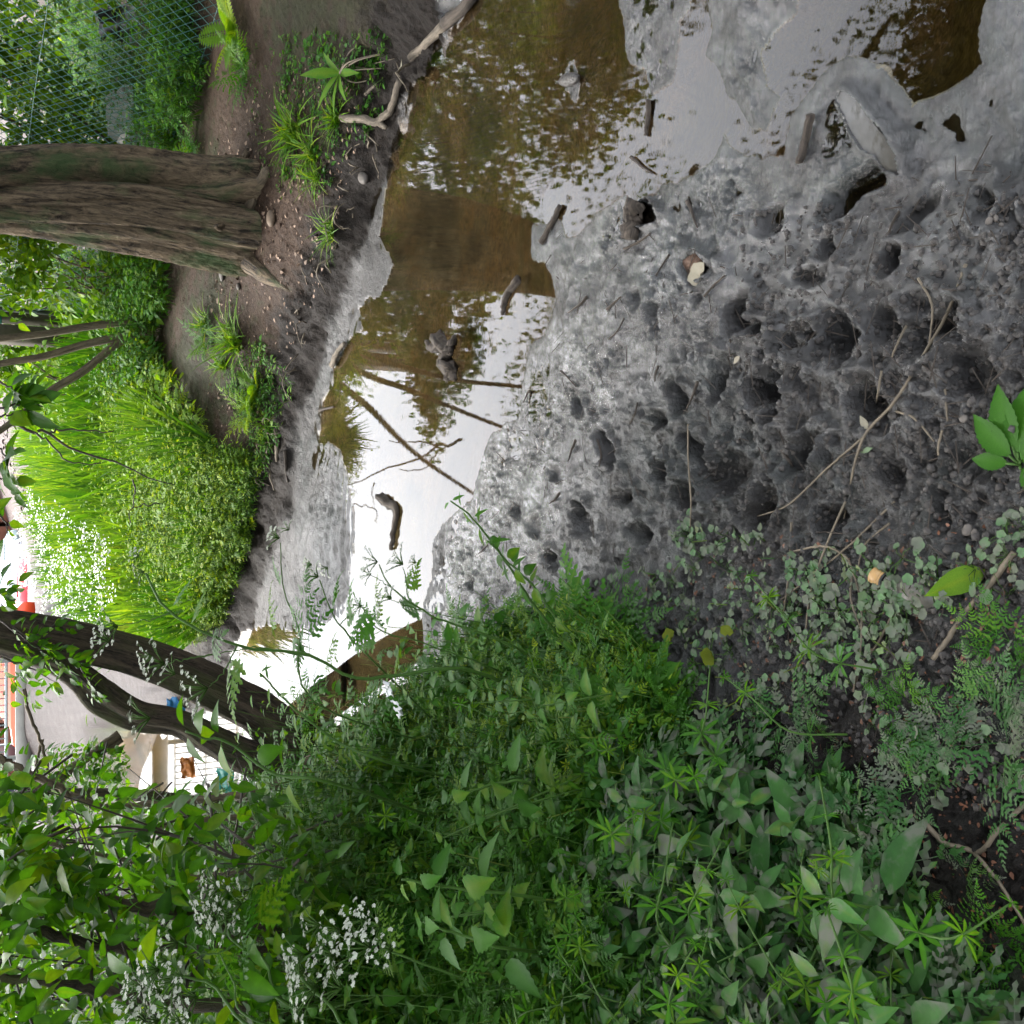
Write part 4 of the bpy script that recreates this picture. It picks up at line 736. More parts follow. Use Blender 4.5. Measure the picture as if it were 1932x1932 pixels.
umbellifer('branched cow parsley with airy heads in front of the bright water', (1050,1280), [([(974,1221),(849,1174),(794,1151),(737,1107),(715,1065)], 2.3, .0035), ([(794,1151),(760,1140),(738,1132)], 2.3, .0018), ([(770,1125),(765,1090),(760,1070)], 2.3, .0018), ([(737,1107),(725,1100),(700,1085)], 2.3, .0015)],
 [(712,1060,2.3,1.0,0),(700,1083,2.3,1.0,2),(738,1130,2.3,1.2,2),(760,1065,2.3,1.1,0),(785,1062,2.3,.8,2)], [(770,1125,2.3,-20,0,.09,'pin'),(800,1155,2.3,90,20,.12,'pin'),(715,1150,2.3,150,40,.12,'pin')])
umbellifer('cow parsley leaning over the water with one small unopened head', (1000,1300), [([(914,1254),(823,1221),(719,1190),(683,1145)], 2.45, .003)], [(682,1142,2.45,1.1,2)], [(719,1190,2.45,-10,20,.15,'bip'),(740,1200,2.45,20,50,.16,'bip'),(760,1205,2.45,170,20,.12,'pin'),(719,1190,2.45,120,30,.12,'pin')])
umbellifer('cow parsley with a cluster of open white flower heads low at the left', (1000,1900), [([(700,1960),(620,1890),(560,1830),(600,1790),(640,1760)], 2.0, .0045), ([(622,1815),(600,1775),(590,1760)], 2.0, .002), ([(622,1815),(640,1850),(650,1862)], 2.0, .002), ([(622,1815),(590,1850),(570,1850)], 2.0, .002), ([(750,1800),(715,1775),(690,1778)], 2.0, .003)],
 [(604,1745,2.0,1.2,0),(640,1752,2.0,1.1,0),(572,1800,2.0,1.2,0),(575,1830,2.0,1.1,0),(632,1802,2.0,1.2,0),(600,1862,2.0,1.3,1),(645,1865,2.0,1.3,0),(690,1735,2.0,1.0,0),(720,1745,2.0,1.0,0),(700,1788,2.0,1.5,1),(740,1792,2.0,1.0,0),(675,1770,2.0,.9,2),(598,1830,2.0,1.0,2)], [(560,1880,2.0,100,0,.18,'bip'),(760,1850,2.0,60,10,.2,'bip'),(700,1880,2.0,200,10,.2,'bip'),(780,1790,2.0,150,-10,.16,'pin')])
umbellifer('cow parsley with a dense white umbel at the left edge between dark branches', (800,1860), [([(560,1900),(500,1810),(445,1782),(425,1740),(430,1710)], 2.2, .0045), ([(445,1782),(400,1800),(350,1782),(333,1775)], 2.2, .0025), ([(425,1740),(410,1720),(405,1700)], 2.2, .002)],
 [(415,1672,2.2,1.3,0),(432,1678,2.2,1.2,0),(400,1705,2.2,1.2,0),(418,1710,2.2,1.2,0),(455,1705,2.2,1.3,0),(408,1735,2.2,1.2,0),(440,1728,2.2,1.5,0),(468,1740,2.2,1.0,0),(465,1664,2.2,.9,2),(335,1778,2.2,1.2,0)], [(445,1782,2.2,20,-20,.12,'pin'),(480,1760,2.2,60,-30,.16,'pin'),(420,1810,2.2,100,10,.16,'bip')])
umbellifer('cow parsley with spreading white umbels in the bottom left corner', (800,2000), [([(560,1960),(470,1935),(400,1860),(330,1840),(300,1850)], 2.0, .0045), ([(400,1860),(350,1875),(310,1890)], 2.0, .002), ([(330,1840),(310,1862),(270,1880)], 2.0, .002), ([(500,1932),(440,1850),(415,1800)], 2.0, .003)],
 [(272,1862,2.0,1.2,0),(300,1830,2.0,1.2,0),(258,1900,2.0,1.1,0),(275,1925,2.0,1.3,0),(300,1925,2.0,1.3,0),(305,1870,2.0,1.1,0),(330,1850,2.0,1.2,0),(345,1845,2.0,1.1,0),(372,1880,2.0,1.2,0),(325,1905,2.0,1.2,0),(360,1915,2.0,1.2,0),(342,1932,2.0,1.2,0),(315,1812,2.0,1.0,2)], [(420,1860,2.0,100,-10,.16,'bip'),(460,1900,2.0,40,0,.2,'bip'),(560,1930,2.0,190,20,.2,'bip')])
# thick herb stems crossing the left of the water
def nettle(label, base, pts, Y, sizes, kind='ser', nodes=5, name='nettle', top=True):
    b_ = on_ground(*base)[0]; o = empty(name, b_, 0, label, name.replace('_', ' ')); g_ = Geo(); P_ = np.vstack([[0, 0, -.02], P3(pts, Y)-b_]); C_ = addtube(g_, P_, .004, .002, 24, 8, .001, 2); g_.build('stem', M['stem'], o)
    for k in range(nodes):
        t_ = (.35+.65*k/(nodes-1)); c = C_[int(t_*23)]; a0 = k*math.pi/2+.4; s_ = sizes[0]*(1-k/(nodes-1))+sizes[1]*k/(nodes-1)
        for q_ in (0, math.pi):
            a = a0+q_+rng.normal(0, .2); D_ = dirs(np.array([a]), np.array([rng.uniform(-.35, .25)])); t2, b2 = tube([c, c+D_[0]*s_*.35+[0, 0, .006]], [.0012, .0008], 5); gg = Geo(); gg.add(t2); 
            child('leaf', LM[kind][rng.integers(3)], o, c+D_[0]*s_*.22, basis(D_, [rng.normal(0, .2, 3)+[0, -.15, 1]], s_)[0])
    return o
nettle('tall nettle with the largest lobed toothed leaf in the middle of the herbs', (1120,1720), [(974,1688),(898,1681),(836,1672),(797,1665),(758,1659)], 1.75, (.095, .035))
nettle('nettle with bright folded leaves nearest the shrubs left of the bare mud', (1060,1560), [(1000,1480),(940,1478),(885,1495),(850,1505)], 1.95, (.085, .05), nodes=4)
nettle('nettle with narrow serrated leaves drooping beside the white umbels', (1060,1800), [(960,1790),(860,1760),(800,1740)], 1.7, (.09, .05), nodes=4)
nettle('stem with smooth rounded leaves in front of the looping trunk', (860,1560), [(640,1480),(520,1460),(430,1400),(385,1392),(350,1380)], 2.1, (.075, .06), 'broad', 5, 'leafy_herb')
nettle('leafy shoot with pointed leaves reaching over the pool by the mud shore', (1120,1240), [(1063,1205),(1000,1130),(955,1060),(900,985),(850,945)], 2.15, (.055, .035), 'nar', 10, 'leafy_herb')
nettle('leafy shoot with oval leaves beside the pool, right of the cow parsley stems', (1140,1250), [(1070,1190),(1010,1110),(960,1060),(920,1020)], 2.1, (.05, .035), 'broad', 8, 'leafy_herb')
nettle('dark dead looking herb stem with few leaves over the left water', (900,1480), [(740,1440),(640,1400),(560,1340),(520,1300),(490,1270)], 2.3, (.055, .04), 'nar', 6, 'leafy_herb')

def protoplant(name, cat, label, group, parts, loc):
    o = empty(name, loc, 0, label, cat, group)
    for nm, g_, ms in parts: g_.build(nm, ms, o)
    return o
def clv(seed, n_=5, l=.26, sz=.042):
    r_ = np.random.default_rng(seed); gs, wh = Geo(), []; P_ = curve([(0, 0, 0), (l*.3, .02, l*.35), (l*.65, -.01, l*.5), (l, 0, l*.45)], 16); t_, b_ = tube(P_, np.linspace(.0022, .0012, 16), 5); gs.add(t_, .6)
    for k in range(n_):
        i = int(3+12*k/(n_-1)); tg = P_[min(i+1, 15)]-P_[i-1]; s_ = sz*(1-.6*(k/(n_-1))**2); gl_ = Geo(); wh.append(('leaf_whorl', gl_, M['leaf'])); gl_.inst(L_wh, basis(np.cross([tg], [0, 1, 0.2]), tg[None]+[[0, 0, .01]], s_), P_[i][None], r_.uniform(.3, .9))
    return [('stem', gs, M['stem'])]+wh
def rosette(seed, npair=4, sz=.05, h=.09, tm=L_ov2, mt='leaf_silty'):
    r_ = np.random.default_rng(seed); gs, gl_ = Geo(), Geo(); t_, b_ = tube([(0, 0, -.01), (.004, .003, h*.5), (0, 0, h)], [.002, .0018, .001], 5); gs.add(t_, .6)
    for k in range(npair):
        z_ = h*(.25+.75*k/(npair-1)); s_ = sz*(1.1-.6*k/(npair-1))
        for q_ in (0, 1): a = k*1.57+q_*3.14+r_.normal(0, .15); D_ = dirs(np.array([a]), np.array([r_.uniform(-.1, .35)])); gl_.inst(tm, basis(D_, [[0, 0, 1]], s_*r_.uniform(.85, 1.15)), D_*s_*.12+[0, 0, z_], r_.uniform(.2, .95))
    return [('stem', gs, M['stem']), ('leaves', gl_, M[mt])]
def feath(seed, nl=6, sz=.15, mt='leaf_silty', tm=L_bip, el=(.15, .9)):
    r_ = np.random.default_rng(seed); gl_ = Geo()
    for k in range(nl): D_ = dirs(np.array([k*2.4+r_.normal(0, .2)]), np.array([r_.uniform(*el)])); gl_.inst(tm, basis(D_, [[0, 0, 1]], sz*r_.uniform(.7, 1.15)), np.array([[0, 0, 0.]]), r_.uniform(.1, .9))
    return [('fronds', gl_, M[mt])]
def creep(seed, nl=8):
    r_ = np.random.default_rng(seed); gs, gl_ = Geo(), Geo(); c = np.zeros(3)
    for k in range(nl):
        a = r_.uniform(0, 6.28); e = np.array([math.cos(a), math.sin(a), 0])*r_.uniform(.01, .05)+[0, 0, r_.uniform(.008, .03)]; t_, b_ = tube([c, e*.5+[0, 0, .008], e], [.0008, .0007, .0006], 4); gs.add(t_, .7)
        D_ = dirs(np.array([a]), np.array([r_.uniform(-.4, .2)])); gl_.inst(L_kid, basis(D_, [[r_.normal(0, .3), r_.normal(0, .3), 1]], r_.uniform(.012, .025)), e[None], r_.uniform(0, 1))
    return [('stems', gs, M['stem']), ('leaves', gl_, M['leaf_pale'])]
def tuft(seed, nb=70, l=.16, mt='grass'):
    r_ = np.random.default_rng(seed); gl_ = Geo(); p_ = np.stack([r_.normal(0, .02, nb), r_.normal(0, .02, nb), np.zeros(nb)], 1); gl_.inst(L_gr, basis(dirs(r_.uniform(0, 6.28, nb), r_.uniform(.35, 1.4, nb)), [[0, 0, 1]]+r_.normal(0, .2, (nb, 3)), l*r_.uniform(.5, 1.2, nb)), p_, r_.uniform(.1, 1, nb)); return [('blades', gl_, M[mt])]
def place(protos, name, cat, label, group, P_, sc=(.8, 1.2), tl=.15, lift=0, heroes=()):
    """protos: part lists; the first use of each becomes the object itself, the rest are copies"""
    made = [None]*len(protos); k = 0
    for i, c in enumerate(P_):
        q_ = i % len(protos); c = (c[0], c[1], c[2]+lift); s_ = rng.uniform(*sc); rz = rng.uniform(0, 6.28)
        if made[q_] is None: o = protoplant(name, cat, label, group, protos[q_], c); o.rotation_euler = (0, 0, rz); o.scale = (s_,)*3; made[q_] = o
        else: o = dup(made[q_], c, rz, label, group, s_, (rng.normal(0, tl), rng.normal(0, tl)))
        if i < len(heroes): o['label'] = heroes[i]
    return made
cl_pts = [(1180,1400),(1190,1500),(1330,1470),(1700,1260),(1360,1830),(1740,1800),(1560,1830),(1640,1380)]
P_ = on_ground([a for a, b in cl_pts], [b for a, b in cl_pts]); w2 = scat(U1, 46)[0]; w3 = scat(U2, 22)[0]
place([clv(1, 5, .28, .055), clv(2, 4, .22, .045), clv(3, 5, .24, .04)], 'cleavers', 'cleavers', 'cleavers shoot with whorled narrow leaves among the dark leafy herbs', 'cleavers among the left bank herbs', np.vstack([P_, w2, w3]), (.7, 1.25), .25, .05,
  ['bright cleavers whorl at the edge of the large lobed leaves', 'cleavers whorl hanging below the bright one among folded leaves', 'cleavers shoot left of the silty feathery leaves', 'lone cleavers shoot on the bare dark soil below the bottle', 'largest cleavers whorls over the dark oval leaves at the left', 'cleavers with spread whorls beside the bare soil at the lower edge', 'cleavers with long narrow leaves beside the feathery fronds, low on the left', 'cleavers shoot between the silty feathery leaves and the bare soil'])
place([rosette(11, 4, .075, .10), rosette(12, 4, .085, .12), rosette(13, 3, .06, .07), rosette(14, 5, .055, .13, L_nar)], 'broadleaf_herb', 'herb', 'dark green herb with opposite oval leaves on the lower left bank', 'broad leaved herbs on the lower left bank', scat(U1, 130)[0], (.8, 1.3), .2, .04)
fp_ = [(1490,1350),(1560,1400),(1720,1340),(1790,1380),(1870,1330),(1600,1520),(1730,1490),(1820,1650),(1890,1780),(1760,1800),(1690,1680),(1905,1210),(1900,1400)]
P_ = on_ground([a for a, b in fp_], [b for a, b in fp_])
place([feath(21, 6, .13), feath(22, 5, .10), feath(23, 7, .11, 'leaf')], 'cow_parsley', 'cow parsley', 'young feathery cow parsley leaves among low dark herbs', 'young cow parsley without flowers', np.vstack([P_, scat(U1, 40)[0]]), (.6, 1.1), .15, .0,
  ['large greyish silt dusted feathery leaves at the edge of the herbs', 'second silt dusted feathery plant below the large greyish one', 'small feathery plant on bare soil left of the cleavers', 'feathery plant in the middle of the bare dark soil', 'feathery light green plant near the lower edge on bare soil', 'feathery leaf fan above the dark oval leaves', 'small ferny sprig at the tip of the bent fallen branch', 'feathery stem arching over the soil at the lower left', 'feathery leaves nearest the bottom left corner of the soil', 'feathery plant behind the arching one', 'thin upright feathery sprig at the border of the bare soil', 'tiny feathery plant near the lone upright green leaf', 'feathery tuft at the lower edge beside the forked branch'])
place([feath(24, 6, .2, 'leaf'), feath(25, 5, .17, 'leaf', L_pin)], 'cow_parsley', 'cow parsley', 'green feathery cow parsley leaves without flowers in the middle undergrowth', 'feathery plants in the middle undergrowth', scat(U2, 55)[0], (.7, 1.2), .15, .05)
place([rosette(15, 5, .06, .3, L_ser, 'leaf'), rosette(16, 5, .07, .4, L_ser, 'leaf')], 'nettle', 'nettle', 'plain green nettle standing in the undergrowth below the shrubs', 'nettles in the undergrowth', np.vstack([scat(U2, 30)[0], scat(U3, 26)[0]]), (.7, 1.2), .15)
place([creep(31), creep(32, 6), creep(33, 10)], 'creeping_plant', 'creeping plant', 'low creeping plant with round silt coated pale leaves on dark mud', 'creeping plants on the mud margin', np.vstack([scat(U4, 66)[0], scat(U5, 13)[0]]), (.5, 1.0), .1, .002)
ft = [(305,60),(300,110),(310,200),(330,20),(345,35),(470,130),(450,60),(330,265),(370,300),(490,735),(475,775),(395,640),(270,480),(290,500),(360,20),(315,160)]
P_ = on_ground([a for a, b in ft], [b for a, b in ft])
place([feath(41, 10, .30, 'leaf_bright', L_fern, (.4, 1.2)), feath(42, 9, .26, 'leaf_bright', L_bip, (.4, 1.1)), feath(43, 10, .24, 'leaf', L_bip, (.2, 1.1))], 'fern', 'fern', 'bright green fern like plant', 'ferny plants of the far bank', P_, (.55, 1.0), .1, 0,
 [f'bright ferny plant {s_}' for s_ in ['by the top picture edge at the foot of the fence', 'hanging over the soil beside the black and white rubbish', 'in front of the white sheet behind the fence', 'darker green at the top edge on the brown bank', 'overhanging the brown bank in the top corner', 'small and prostrate on the bare brown bank', 'low on the brown bank at the top edge', 'sprouting against the right side of the massive trunk', 'growing on the massive trunk base', 'on the lip of the undercut bank', 'largest on the bank lip beside the bleached roots', 'between the bare path and the slim hazel', 'left of the massive trunk in deep shade', 'in the dark hollow behind the massive trunk', 'at the corner of the picture beside the thistle like leaves', 'between the fence wire and the brown bank']])
gt = [(590,290),(600,335),(560,250),(628,440),(430,625),(450,650),(480,760),(505,800),(425,690),(390,610),(500,830),(640,225)]
P_ = on_ground([a for a, b in gt], [b for a, b in gt])
place([tuft(51), tuft(52, 50, .13), tuft(53, 90, .19)], 'grass_tuft', 'grass tuft', 'green grass tuft on the far bank', 'grass tufts of the far bank', P_, (.7, 1.3), .1, 0,
 [f'grass tuft {s_}' for s_ in ['with long blades below the massive trunk', 'with yellow tips on the slope above the water', 'small among muddy leaves near the pale fallen branch', 'dark at the foot of the bank left of the pale stone', 'thick on the bare slope below the hazel', 'hanging over the bare slope by the hazel', 'beside the ferny plant on the bank lip', 'bright at the left end of the bare slope', 'between the hazel and the bare slope', 'in shade just behind the bare slope', 'on the lip near the bleached roots', 'short beside the pale fallen branch']])
gm_ = [(150,760),(135,850),(190,880),(230,950),(260,1040),(200,1060),(290,1100),(310,980),(350,1060),(240,840)]
P_ = on_ground([a for a, b in gm_], [b for a, b in gm_]); 
place([feath(61, 9, .3, 'leaf_bright', L_bip, (.5, 1.3)), rosette(62, 6, .12, .35, L_nar, 'leaf_bright')], 'meadow_plant', 'meadow plant', 'tall bright green herb rising out of the sunlit meadow', 'tall herbs in the meadow', P_, (.8, 1.3), .1)

# ------------------------------------------------------------------ wire fence, posts, bushes behind it
MPO = plain('fence_post_steel', (.03, .035, .03), .5, .2); MW = plain('green_coated_wire', (.012, .065, .058), .45, .2); MG_ = plain('weathered_post_wood', (.075, .06, .045), .8, .35, 12)
FA = np.array([3.5, 2.6]); FB = np.array([1.62, 9.1]); fl_len = np.linalg.norm(FB-FA); fd = (FB-FA)/fl_len
def fz(s_): q_ = FA+fd*s_; return float(tps(np.array([q_[0]]), np.array([q_[1]]))[0])
fz_s = np.linspace(-1, fl_len+1, 40); fz_v = np.array([fz(s_) for s_ in fz_s])
fence = empty('wire_fence', (FA[0], FA[1], fz(0)), 0, 'green chain link fence running from the top edge behind the massive trunk', 'fence'); fo = np.array([FA[0], FA[1], fz(0)])
g = Geo(); H_ = 1.75; pitch_ = .068
def fpt(s_, h_): 
    q_ = FA+fd*s_+np.array([-fd[1], fd[0]])*.03*math.sin(s_*2.3+h_); return np.array([q_[0], q_[1], np.interp(s_, fz_s, fz_v)+h_])-fo
k = 0; s0 = -H_
while s0 < fl_len:
    for sg in (1, -1):
        a0, a1 = (0, H_) if sg == 1 else (H_, 0); pts = []
        for q_ in np.linspace(0, 1, 12):
            s_ = s0+H_*q_*.93
            if 0 <= s_ <= fl_len: pts.append(fpt(s_, a0+(a1-a0)*q_+.006*math.sin(q_*70+sg)))
        if len(pts) > 2: t_, b_ = tube(pts, .0022, 3, False); g.add(t_)
    s0 += pitch_
fm = g.build('mesh', MW, fence); fm['kind'] = 'stuff'
for h_ in (.05, .85, H_):
    g = Geo(); t_, b_ = tube([fpt(s_, h_) for s_ in np.linspace(0, fl_len, 40)], .0022, 5, False); g.add(t_); g.build('strand_wire', MW, fence)
for s_ in (0.02, fl_len):
    g = Geo(); q_ = fpt(s_, 0); t_, b_ = tube([q_+[.03, .04, -.2], q_+[.03, .04, .9], q_+[.03, .04, H_+.1]], [.018, .018, .018], 10); g.add(t_, .5, 0, b_); g.build('post', MPO, fence)
def post(px, py, Y, w_, h_, label):
    c = at_y(px, py, Y); z_ = gz(c[0], c[1])[0]; o = empty('fence_post', (c[0], c[1], z_), .3, label, 'post'); g_ = Geo(); t_ = box(0, 0, h_/2-.1, w_, w_, h_+.2); 
    g_.add(t_); g_.build('timber', MG_, o, smooth=False); g2_ = Geo(); g2_.add(box(0, 0, h_*.45, w_+.012, w_+.012, .10)); g2_.build('band', plain('teal_tape', (.02, .14, .13), .5, .2), o, smooth=False)
post(200, 645, 9.6, .13, 2.1, 'grey timber fence post with a teal band behind the hazel stems'); post(190, 612, 9.9, .09, 2.0, 'darker thin timber post just right of the grey one')
def bush(loc, r_, n_, label, sz=.07, mt='leaf_bright', tm=L_ov, grp=None):
    z_ = gz(loc[0], loc[1])[0]; o = empty('bush', (loc[0], loc[1], z_), 0, label, 'bush', grp); g_ = Geo()
    for k in range(9): v = np.array([rng.normal(0, .5)*r_[0], rng.normal(0, .5)*r_[1], r_[2]*rng.uniform(1.0, 1.7)]); addtube(g_, [(0, 0, -.05), v*.5+rng.normal(0, .08, 3), v], .014, .004, 9, 6)
    g_.build('stems', M['bark_thin'], o); g_ = Geo(); crown_leaves(g_, (0, 0, r_[2]), r_, n_, sz, tm, 55, .3, .02); g_.build('foliage', M[mt], o)
bush((3.5, 6.6), (1.0, .9, 1.3), 8500, 'bright leafy bush behind the fence at the top edge'); bush((2.7, 8.3), (.9, .8, 1.25), 8000, 'broad leaved bush behind the fence just right of the massive trunk', .09)
bush((4.8, 6.6), (1.1, 1.1, 1.55), 8500, 'tall dense bush at the top corner beyond the fence', .08, 'leaf'); bush((2.2, 10.6), (1.1, .9, .95), 3600, 'light green bush left of the massive trunk behind the wire', .09)
bush((1.75, 7.9), (.5, .5, .5), 1300, 'low bright bush between the massive trunk and the hazel', .08); bush((1.0, 9.4), (.45, .5, .4), 900, 'small leafy bush at the foot of the hazel', .08)
bush((4.6, 3.9), (1.0, 1.0, 1.6), 4200, 'bush outside the right edge next to the fence', .08, 'leaf'); bush((6.2, 10.0), (2.2, 1.6, 2.0), 8000, 'big bush far behind the fence', .10)
for i, (x_, y_, q_) in enumerate([(-6.2, 9.0, 1.5), (-7.5, 6.6, 1.6), (-5.4, 12.5, 1.1), (-8.5, 15, 1.8)]): bush((x_, y_), (q_, q_, q_), 3800, ['bush in the haze of leaves behind the left shrubs', 'dense bush far left behind the herbs', 'bush on the left of the far stream bend', 'large bush beyond the left bank'][i], .09, 'leaf_dark')
for i, (x_, y_, q_) in enumerate([(14, 24, 2.6), (20, 34, 3.5), (-14, 30, 3), (10, 16, 2.2)]): bush((x_, y_), (q_*1.3, q_*1.1, q_), 3500, ['round bush beyond the fence far to the right', 'wide distant bush on the right', 'distant bush left of the railings', 'bush beyond the fence to the right'][i], .18, 'leaf')

# ------------------------------------------------------------------ headwall, railings, far street
MC = plain('pale_concrete', (.17, .16, .14), .8, .15, 4); MR = plain('galvanised_paint', (.30, .32, .32), .4, .08)
rz_ = 1.02; rail = empty('railing', (-4.3, 17.5, rz_+.12), 0, 'pale metal safety railing with upright bars on the concrete beam', 'railing')
bm = empty('headwall', (-4.3, 17.5, rz_), 0, 'long pale concrete beam on top of the brown bank slope', 'wall'); g = Geo(); g.add(box(0, 0, .0, 5.4, .35, .22)); g.build('beam', MC, bm, smooth=False); g = Geo(); g.add(box(2.5, -.6, -.42, .3, .7, .7)); g.build('end_block', MC, bm, smooth=False)
for zz in (.12, .62, 1.15):
    g = Geo(); t_, b_ = tube([(-2.6, 0, zz), (2.0, 0, zz)], .025, 8); g.add(t_); g.build('rail', MR, rail)
for k in range(4): g = Geo(); t_, b_ = tube([(-2.6+k*1.53, 0, -.02), (-2.6+k*1.53, 0, 1.25)], .04, 8); g.add(t_); g.build('post', MR, rail)
for k in range(44):
    g = Geo(); t_, b_ = tube([(-2.55+k*.104, 0, .12), (-2.55+k*.104, 0, 1.15)], .011, 5); g.add(t_); g.build('bar', MR, rail)
road = Geo(); road.add(T([(-40, 60, -.85), (-2, 64, -.05), (40, 66, 1.9), (40, 71, 2.0), (-2, 69, .15), (-40, 66, -.75)], [(0, 1, 4, 5), (1, 2, 3, 4)])); tag(road.build('road', plain('pale_asphalt', (.09, .088, .085), .8, .1, 3)), kind='structure')
MB_ = plain('red_brick_wall', (.20, .075, .045), .85, .2, 3); MRf = plain('brown_roof_tile', (.09, .06, .05), .8, .2, 6); MWh = plain('white_window_frame', (.6, .6, .6), .5, .03); MGl = plain('dark_window_glass', (.03, .04, .05), .08, .1, 2, 0, 5, .8)
def house(x_, y_, z_, rz, label, door=(.25, .05, .04)):
    o = empty('house', (x_, y_, z_), rz, label, 'house'); g_ = Geo(); g_.add(box(0, 3.5, 2.4, 6, 7, 5.6)); g_.build('wall', MB_, o, smooth=False)
    g_ = Geo(); g_.add(T([(-3.15, -.3, 5.2), (3.15, -.3, 5.2), (3.15, 3.5, 7.4), (-3.15, 3.5, 7.4), (3.15, 7.3, 5.2), (-3.15, 7.3, 5.2)], [(0, 1, 2, 3), (3, 2, 4, 5), (0, 3, 5), (1, 4, 2), (0, 5, 4, 1)])); r_ = g_.build('roof', MRf, o, smooth=False); g_ = Geo(); g_.add(box(1.8, 3.5, 7.7, .7, .9, 1.3)); g_.build('chimney', MB_, r_, smooth=False)
    for wx, wz, ww, wh in [(-1.5, 1.25, 1.7, 1.2), (-1.5, 3.9, 1.6, 1.15), (1.5, 3.9, 1.2, 1.15)]:
        g_ = Geo(); [g_.add(b_) for b_ in (box(wx, -.04, wz+wh/2, ww+.16, .1, .09), box(wx, -.04, wz-wh/2, ww+.16, .1, .09), box(wx-ww/2, -.04, wz, .09, .095, wh), box(wx+ww/2, -.04, wz, .09, .095, wh), box(wx, -.04, wz, .07, .093, wh))]; f_ = g_.build('window', MWh, o, smooth=False)
        g_ = Geo(); g_.add(box(wx, -.015, wz, ww-.05, .05, wh-.05)); g_.build('pane', MGl, f_, smooth=False); g_ = Geo(); g_.add(box(wx, -.08, wz-wh/2-.1, ww+.3, .2, .1)); g_.build('sill', MC, f_, smooth=False)
    g_ = Geo(); g_.add(box(1.5, -.03, 1.0, .95, .1, 2.05)); d_ = g_.build('door', plain('front_door_paint', door, .4, .05), o, smooth=False); g_ = Geo(); g_.add(box(1.15, -.1, 1.0, .05, .05, .14)); g_.build('handle', MR, d_, smooth=False)
    g_ = Geo(); [g_.add(b_) for b_ in (box(1.5, -.03, 2.08, 1.15, .13, .1), box(.98, -.03, 1.0, .1, .12, 2.07), box(2.02, -.03, 1.0, .1, .12, 2.07))]; g_.build('door_frame', MWh, o, smooth=False); return o
hx = [(-16.5, 70.0, -.6, 'red brick house at the left behind the railings'), (-10.2, 70.7, -.3, 'red brick house behind the red car'), (-3.9, 71.4, .2, 'red brick house with white windows behind the pale cars'), (2.4, 72.1, .7, 'red brick house at the right end of the visible terrace'), (8.7, 72.8, 1.1, 'red brick house hidden behind the trees'), (-22.8, 69.3, -.8, 'brick house at the far left end of the street')]
for x_, y_, z_, lb_ in hx: house(x_, y_, z_, .11, lb_, (rng.uniform(.05, .3), .05, .05))
def car(x_, y_, z_, rz, colr, label, name='parked_car'):
    o = empty(name, (x_, y_, z_), rz, label, 'car'); mp_ = plain('car_paint', colr, .25, .03, 5, 0); prof = [(-2.1, .35), (-2.12, .75), (-1.95, .95), (-1.5, 1.0), (-.9, 1.42), (.5, 1.45), (1.2, 1.02), (1.9, .9), (2.12, .65), (2.1, .35)]; n_ = len(prof)
    V = [(a, s_*(.85 if b < 1.2 else .66), b) for s_ in (-1, 1) for a, b in prof]; Fc = [(i, i+1, n_+i+1, n_+i)[::-1] for i in range(n_-1)]+[(n_-1, 0, n_, 2*n_-1)[::-1], tuple(range(n_)), tuple(range(2*n_-1, n_-1, -1))]
    g_ = Geo(); g_.add(T(V, Fc)); g_.build('body', mp_, o, smooth=False)
    for nm, q_ in (('windscreen', [(1.17, 1.05), (.53, 1.42)]), ('rear_window', [(-1.45, 1.03), (-.93, 1.4)])):
        (a, b), (c, d_) = q_; g_ = Geo(); s_ = .02 if a > 0 else -.02; g_.add(T([(a+s_, -.74, b+.02), (a+s_, .74, b+.02), (c+s_, .6, d_+.02), (c+s_, -.6, d_+.02)], [(0, 1, 2, 3)])); g_.build(nm, MGl, o, smooth=False)
    for s_ in (-1, 1):
        g_ = Geo(); g_.add(T([(-1.2, s_*.80, 1.06), (.95, s_*.80, 1.06), (.4, s_*.69, 1.36), (-.8, s_*.69, 1.36)], [(0, 1, 2, 3)])); g_.build('side_window', MGl, o, smooth=False); g_ = Geo(); g_.add(box(2.08, s_*.6, .7, .1, .35, .14)); g_.build('headlight', MWh, o, smooth=False)
        for wx in (-1.3, 1.35):
            g_ = Geo(); t_, b_ = tube([(wx, s_*.72, .32), (wx, s_*.88, .32)], .32, 20); g_.add(t_); w_ = g_.build('wheel', plain('tyre_rubber', (.015, .015, .015), .8), o); g_ = Geo(); t_, b_ = tube([(wx, s_*.87, .32), (wx, s_*.90, .32)], .19, 14); g_.add(t_); g_.build('rim', MR, w_)
    return o
car(*at_y(46, 1058, 62)[:2], tps(*[np.array([v]) for v in at_y(46, 1058, 62)[:2]])[0], R(-62), (.35, .45, .45), 'pale teal car parked in front of the brick terrace')
car(*at_y(60, 1095, 57)[:2], tps(*[np.array([v]) for v in at_y(60, 1095, 57)[:2]])[0], R(-40), (.6, .62, .64), 'white car between the teal car and the red car'); car(*at_y(78, 1130, 51)[:2], tps(*[np.array([v]) for v in at_y(78, 1130, 51)[:2]])[0], R(-50), (.45, .02, .03), 'red car at the left end of the parked row')
car(*at_y(55, 1275, 33)[:2], tps(*[np.array([v]) for v in at_y(55, 1275, 33)[:2]])[0], R(10), (.55, .06, .02), 'orange red car seen above the concrete beam')
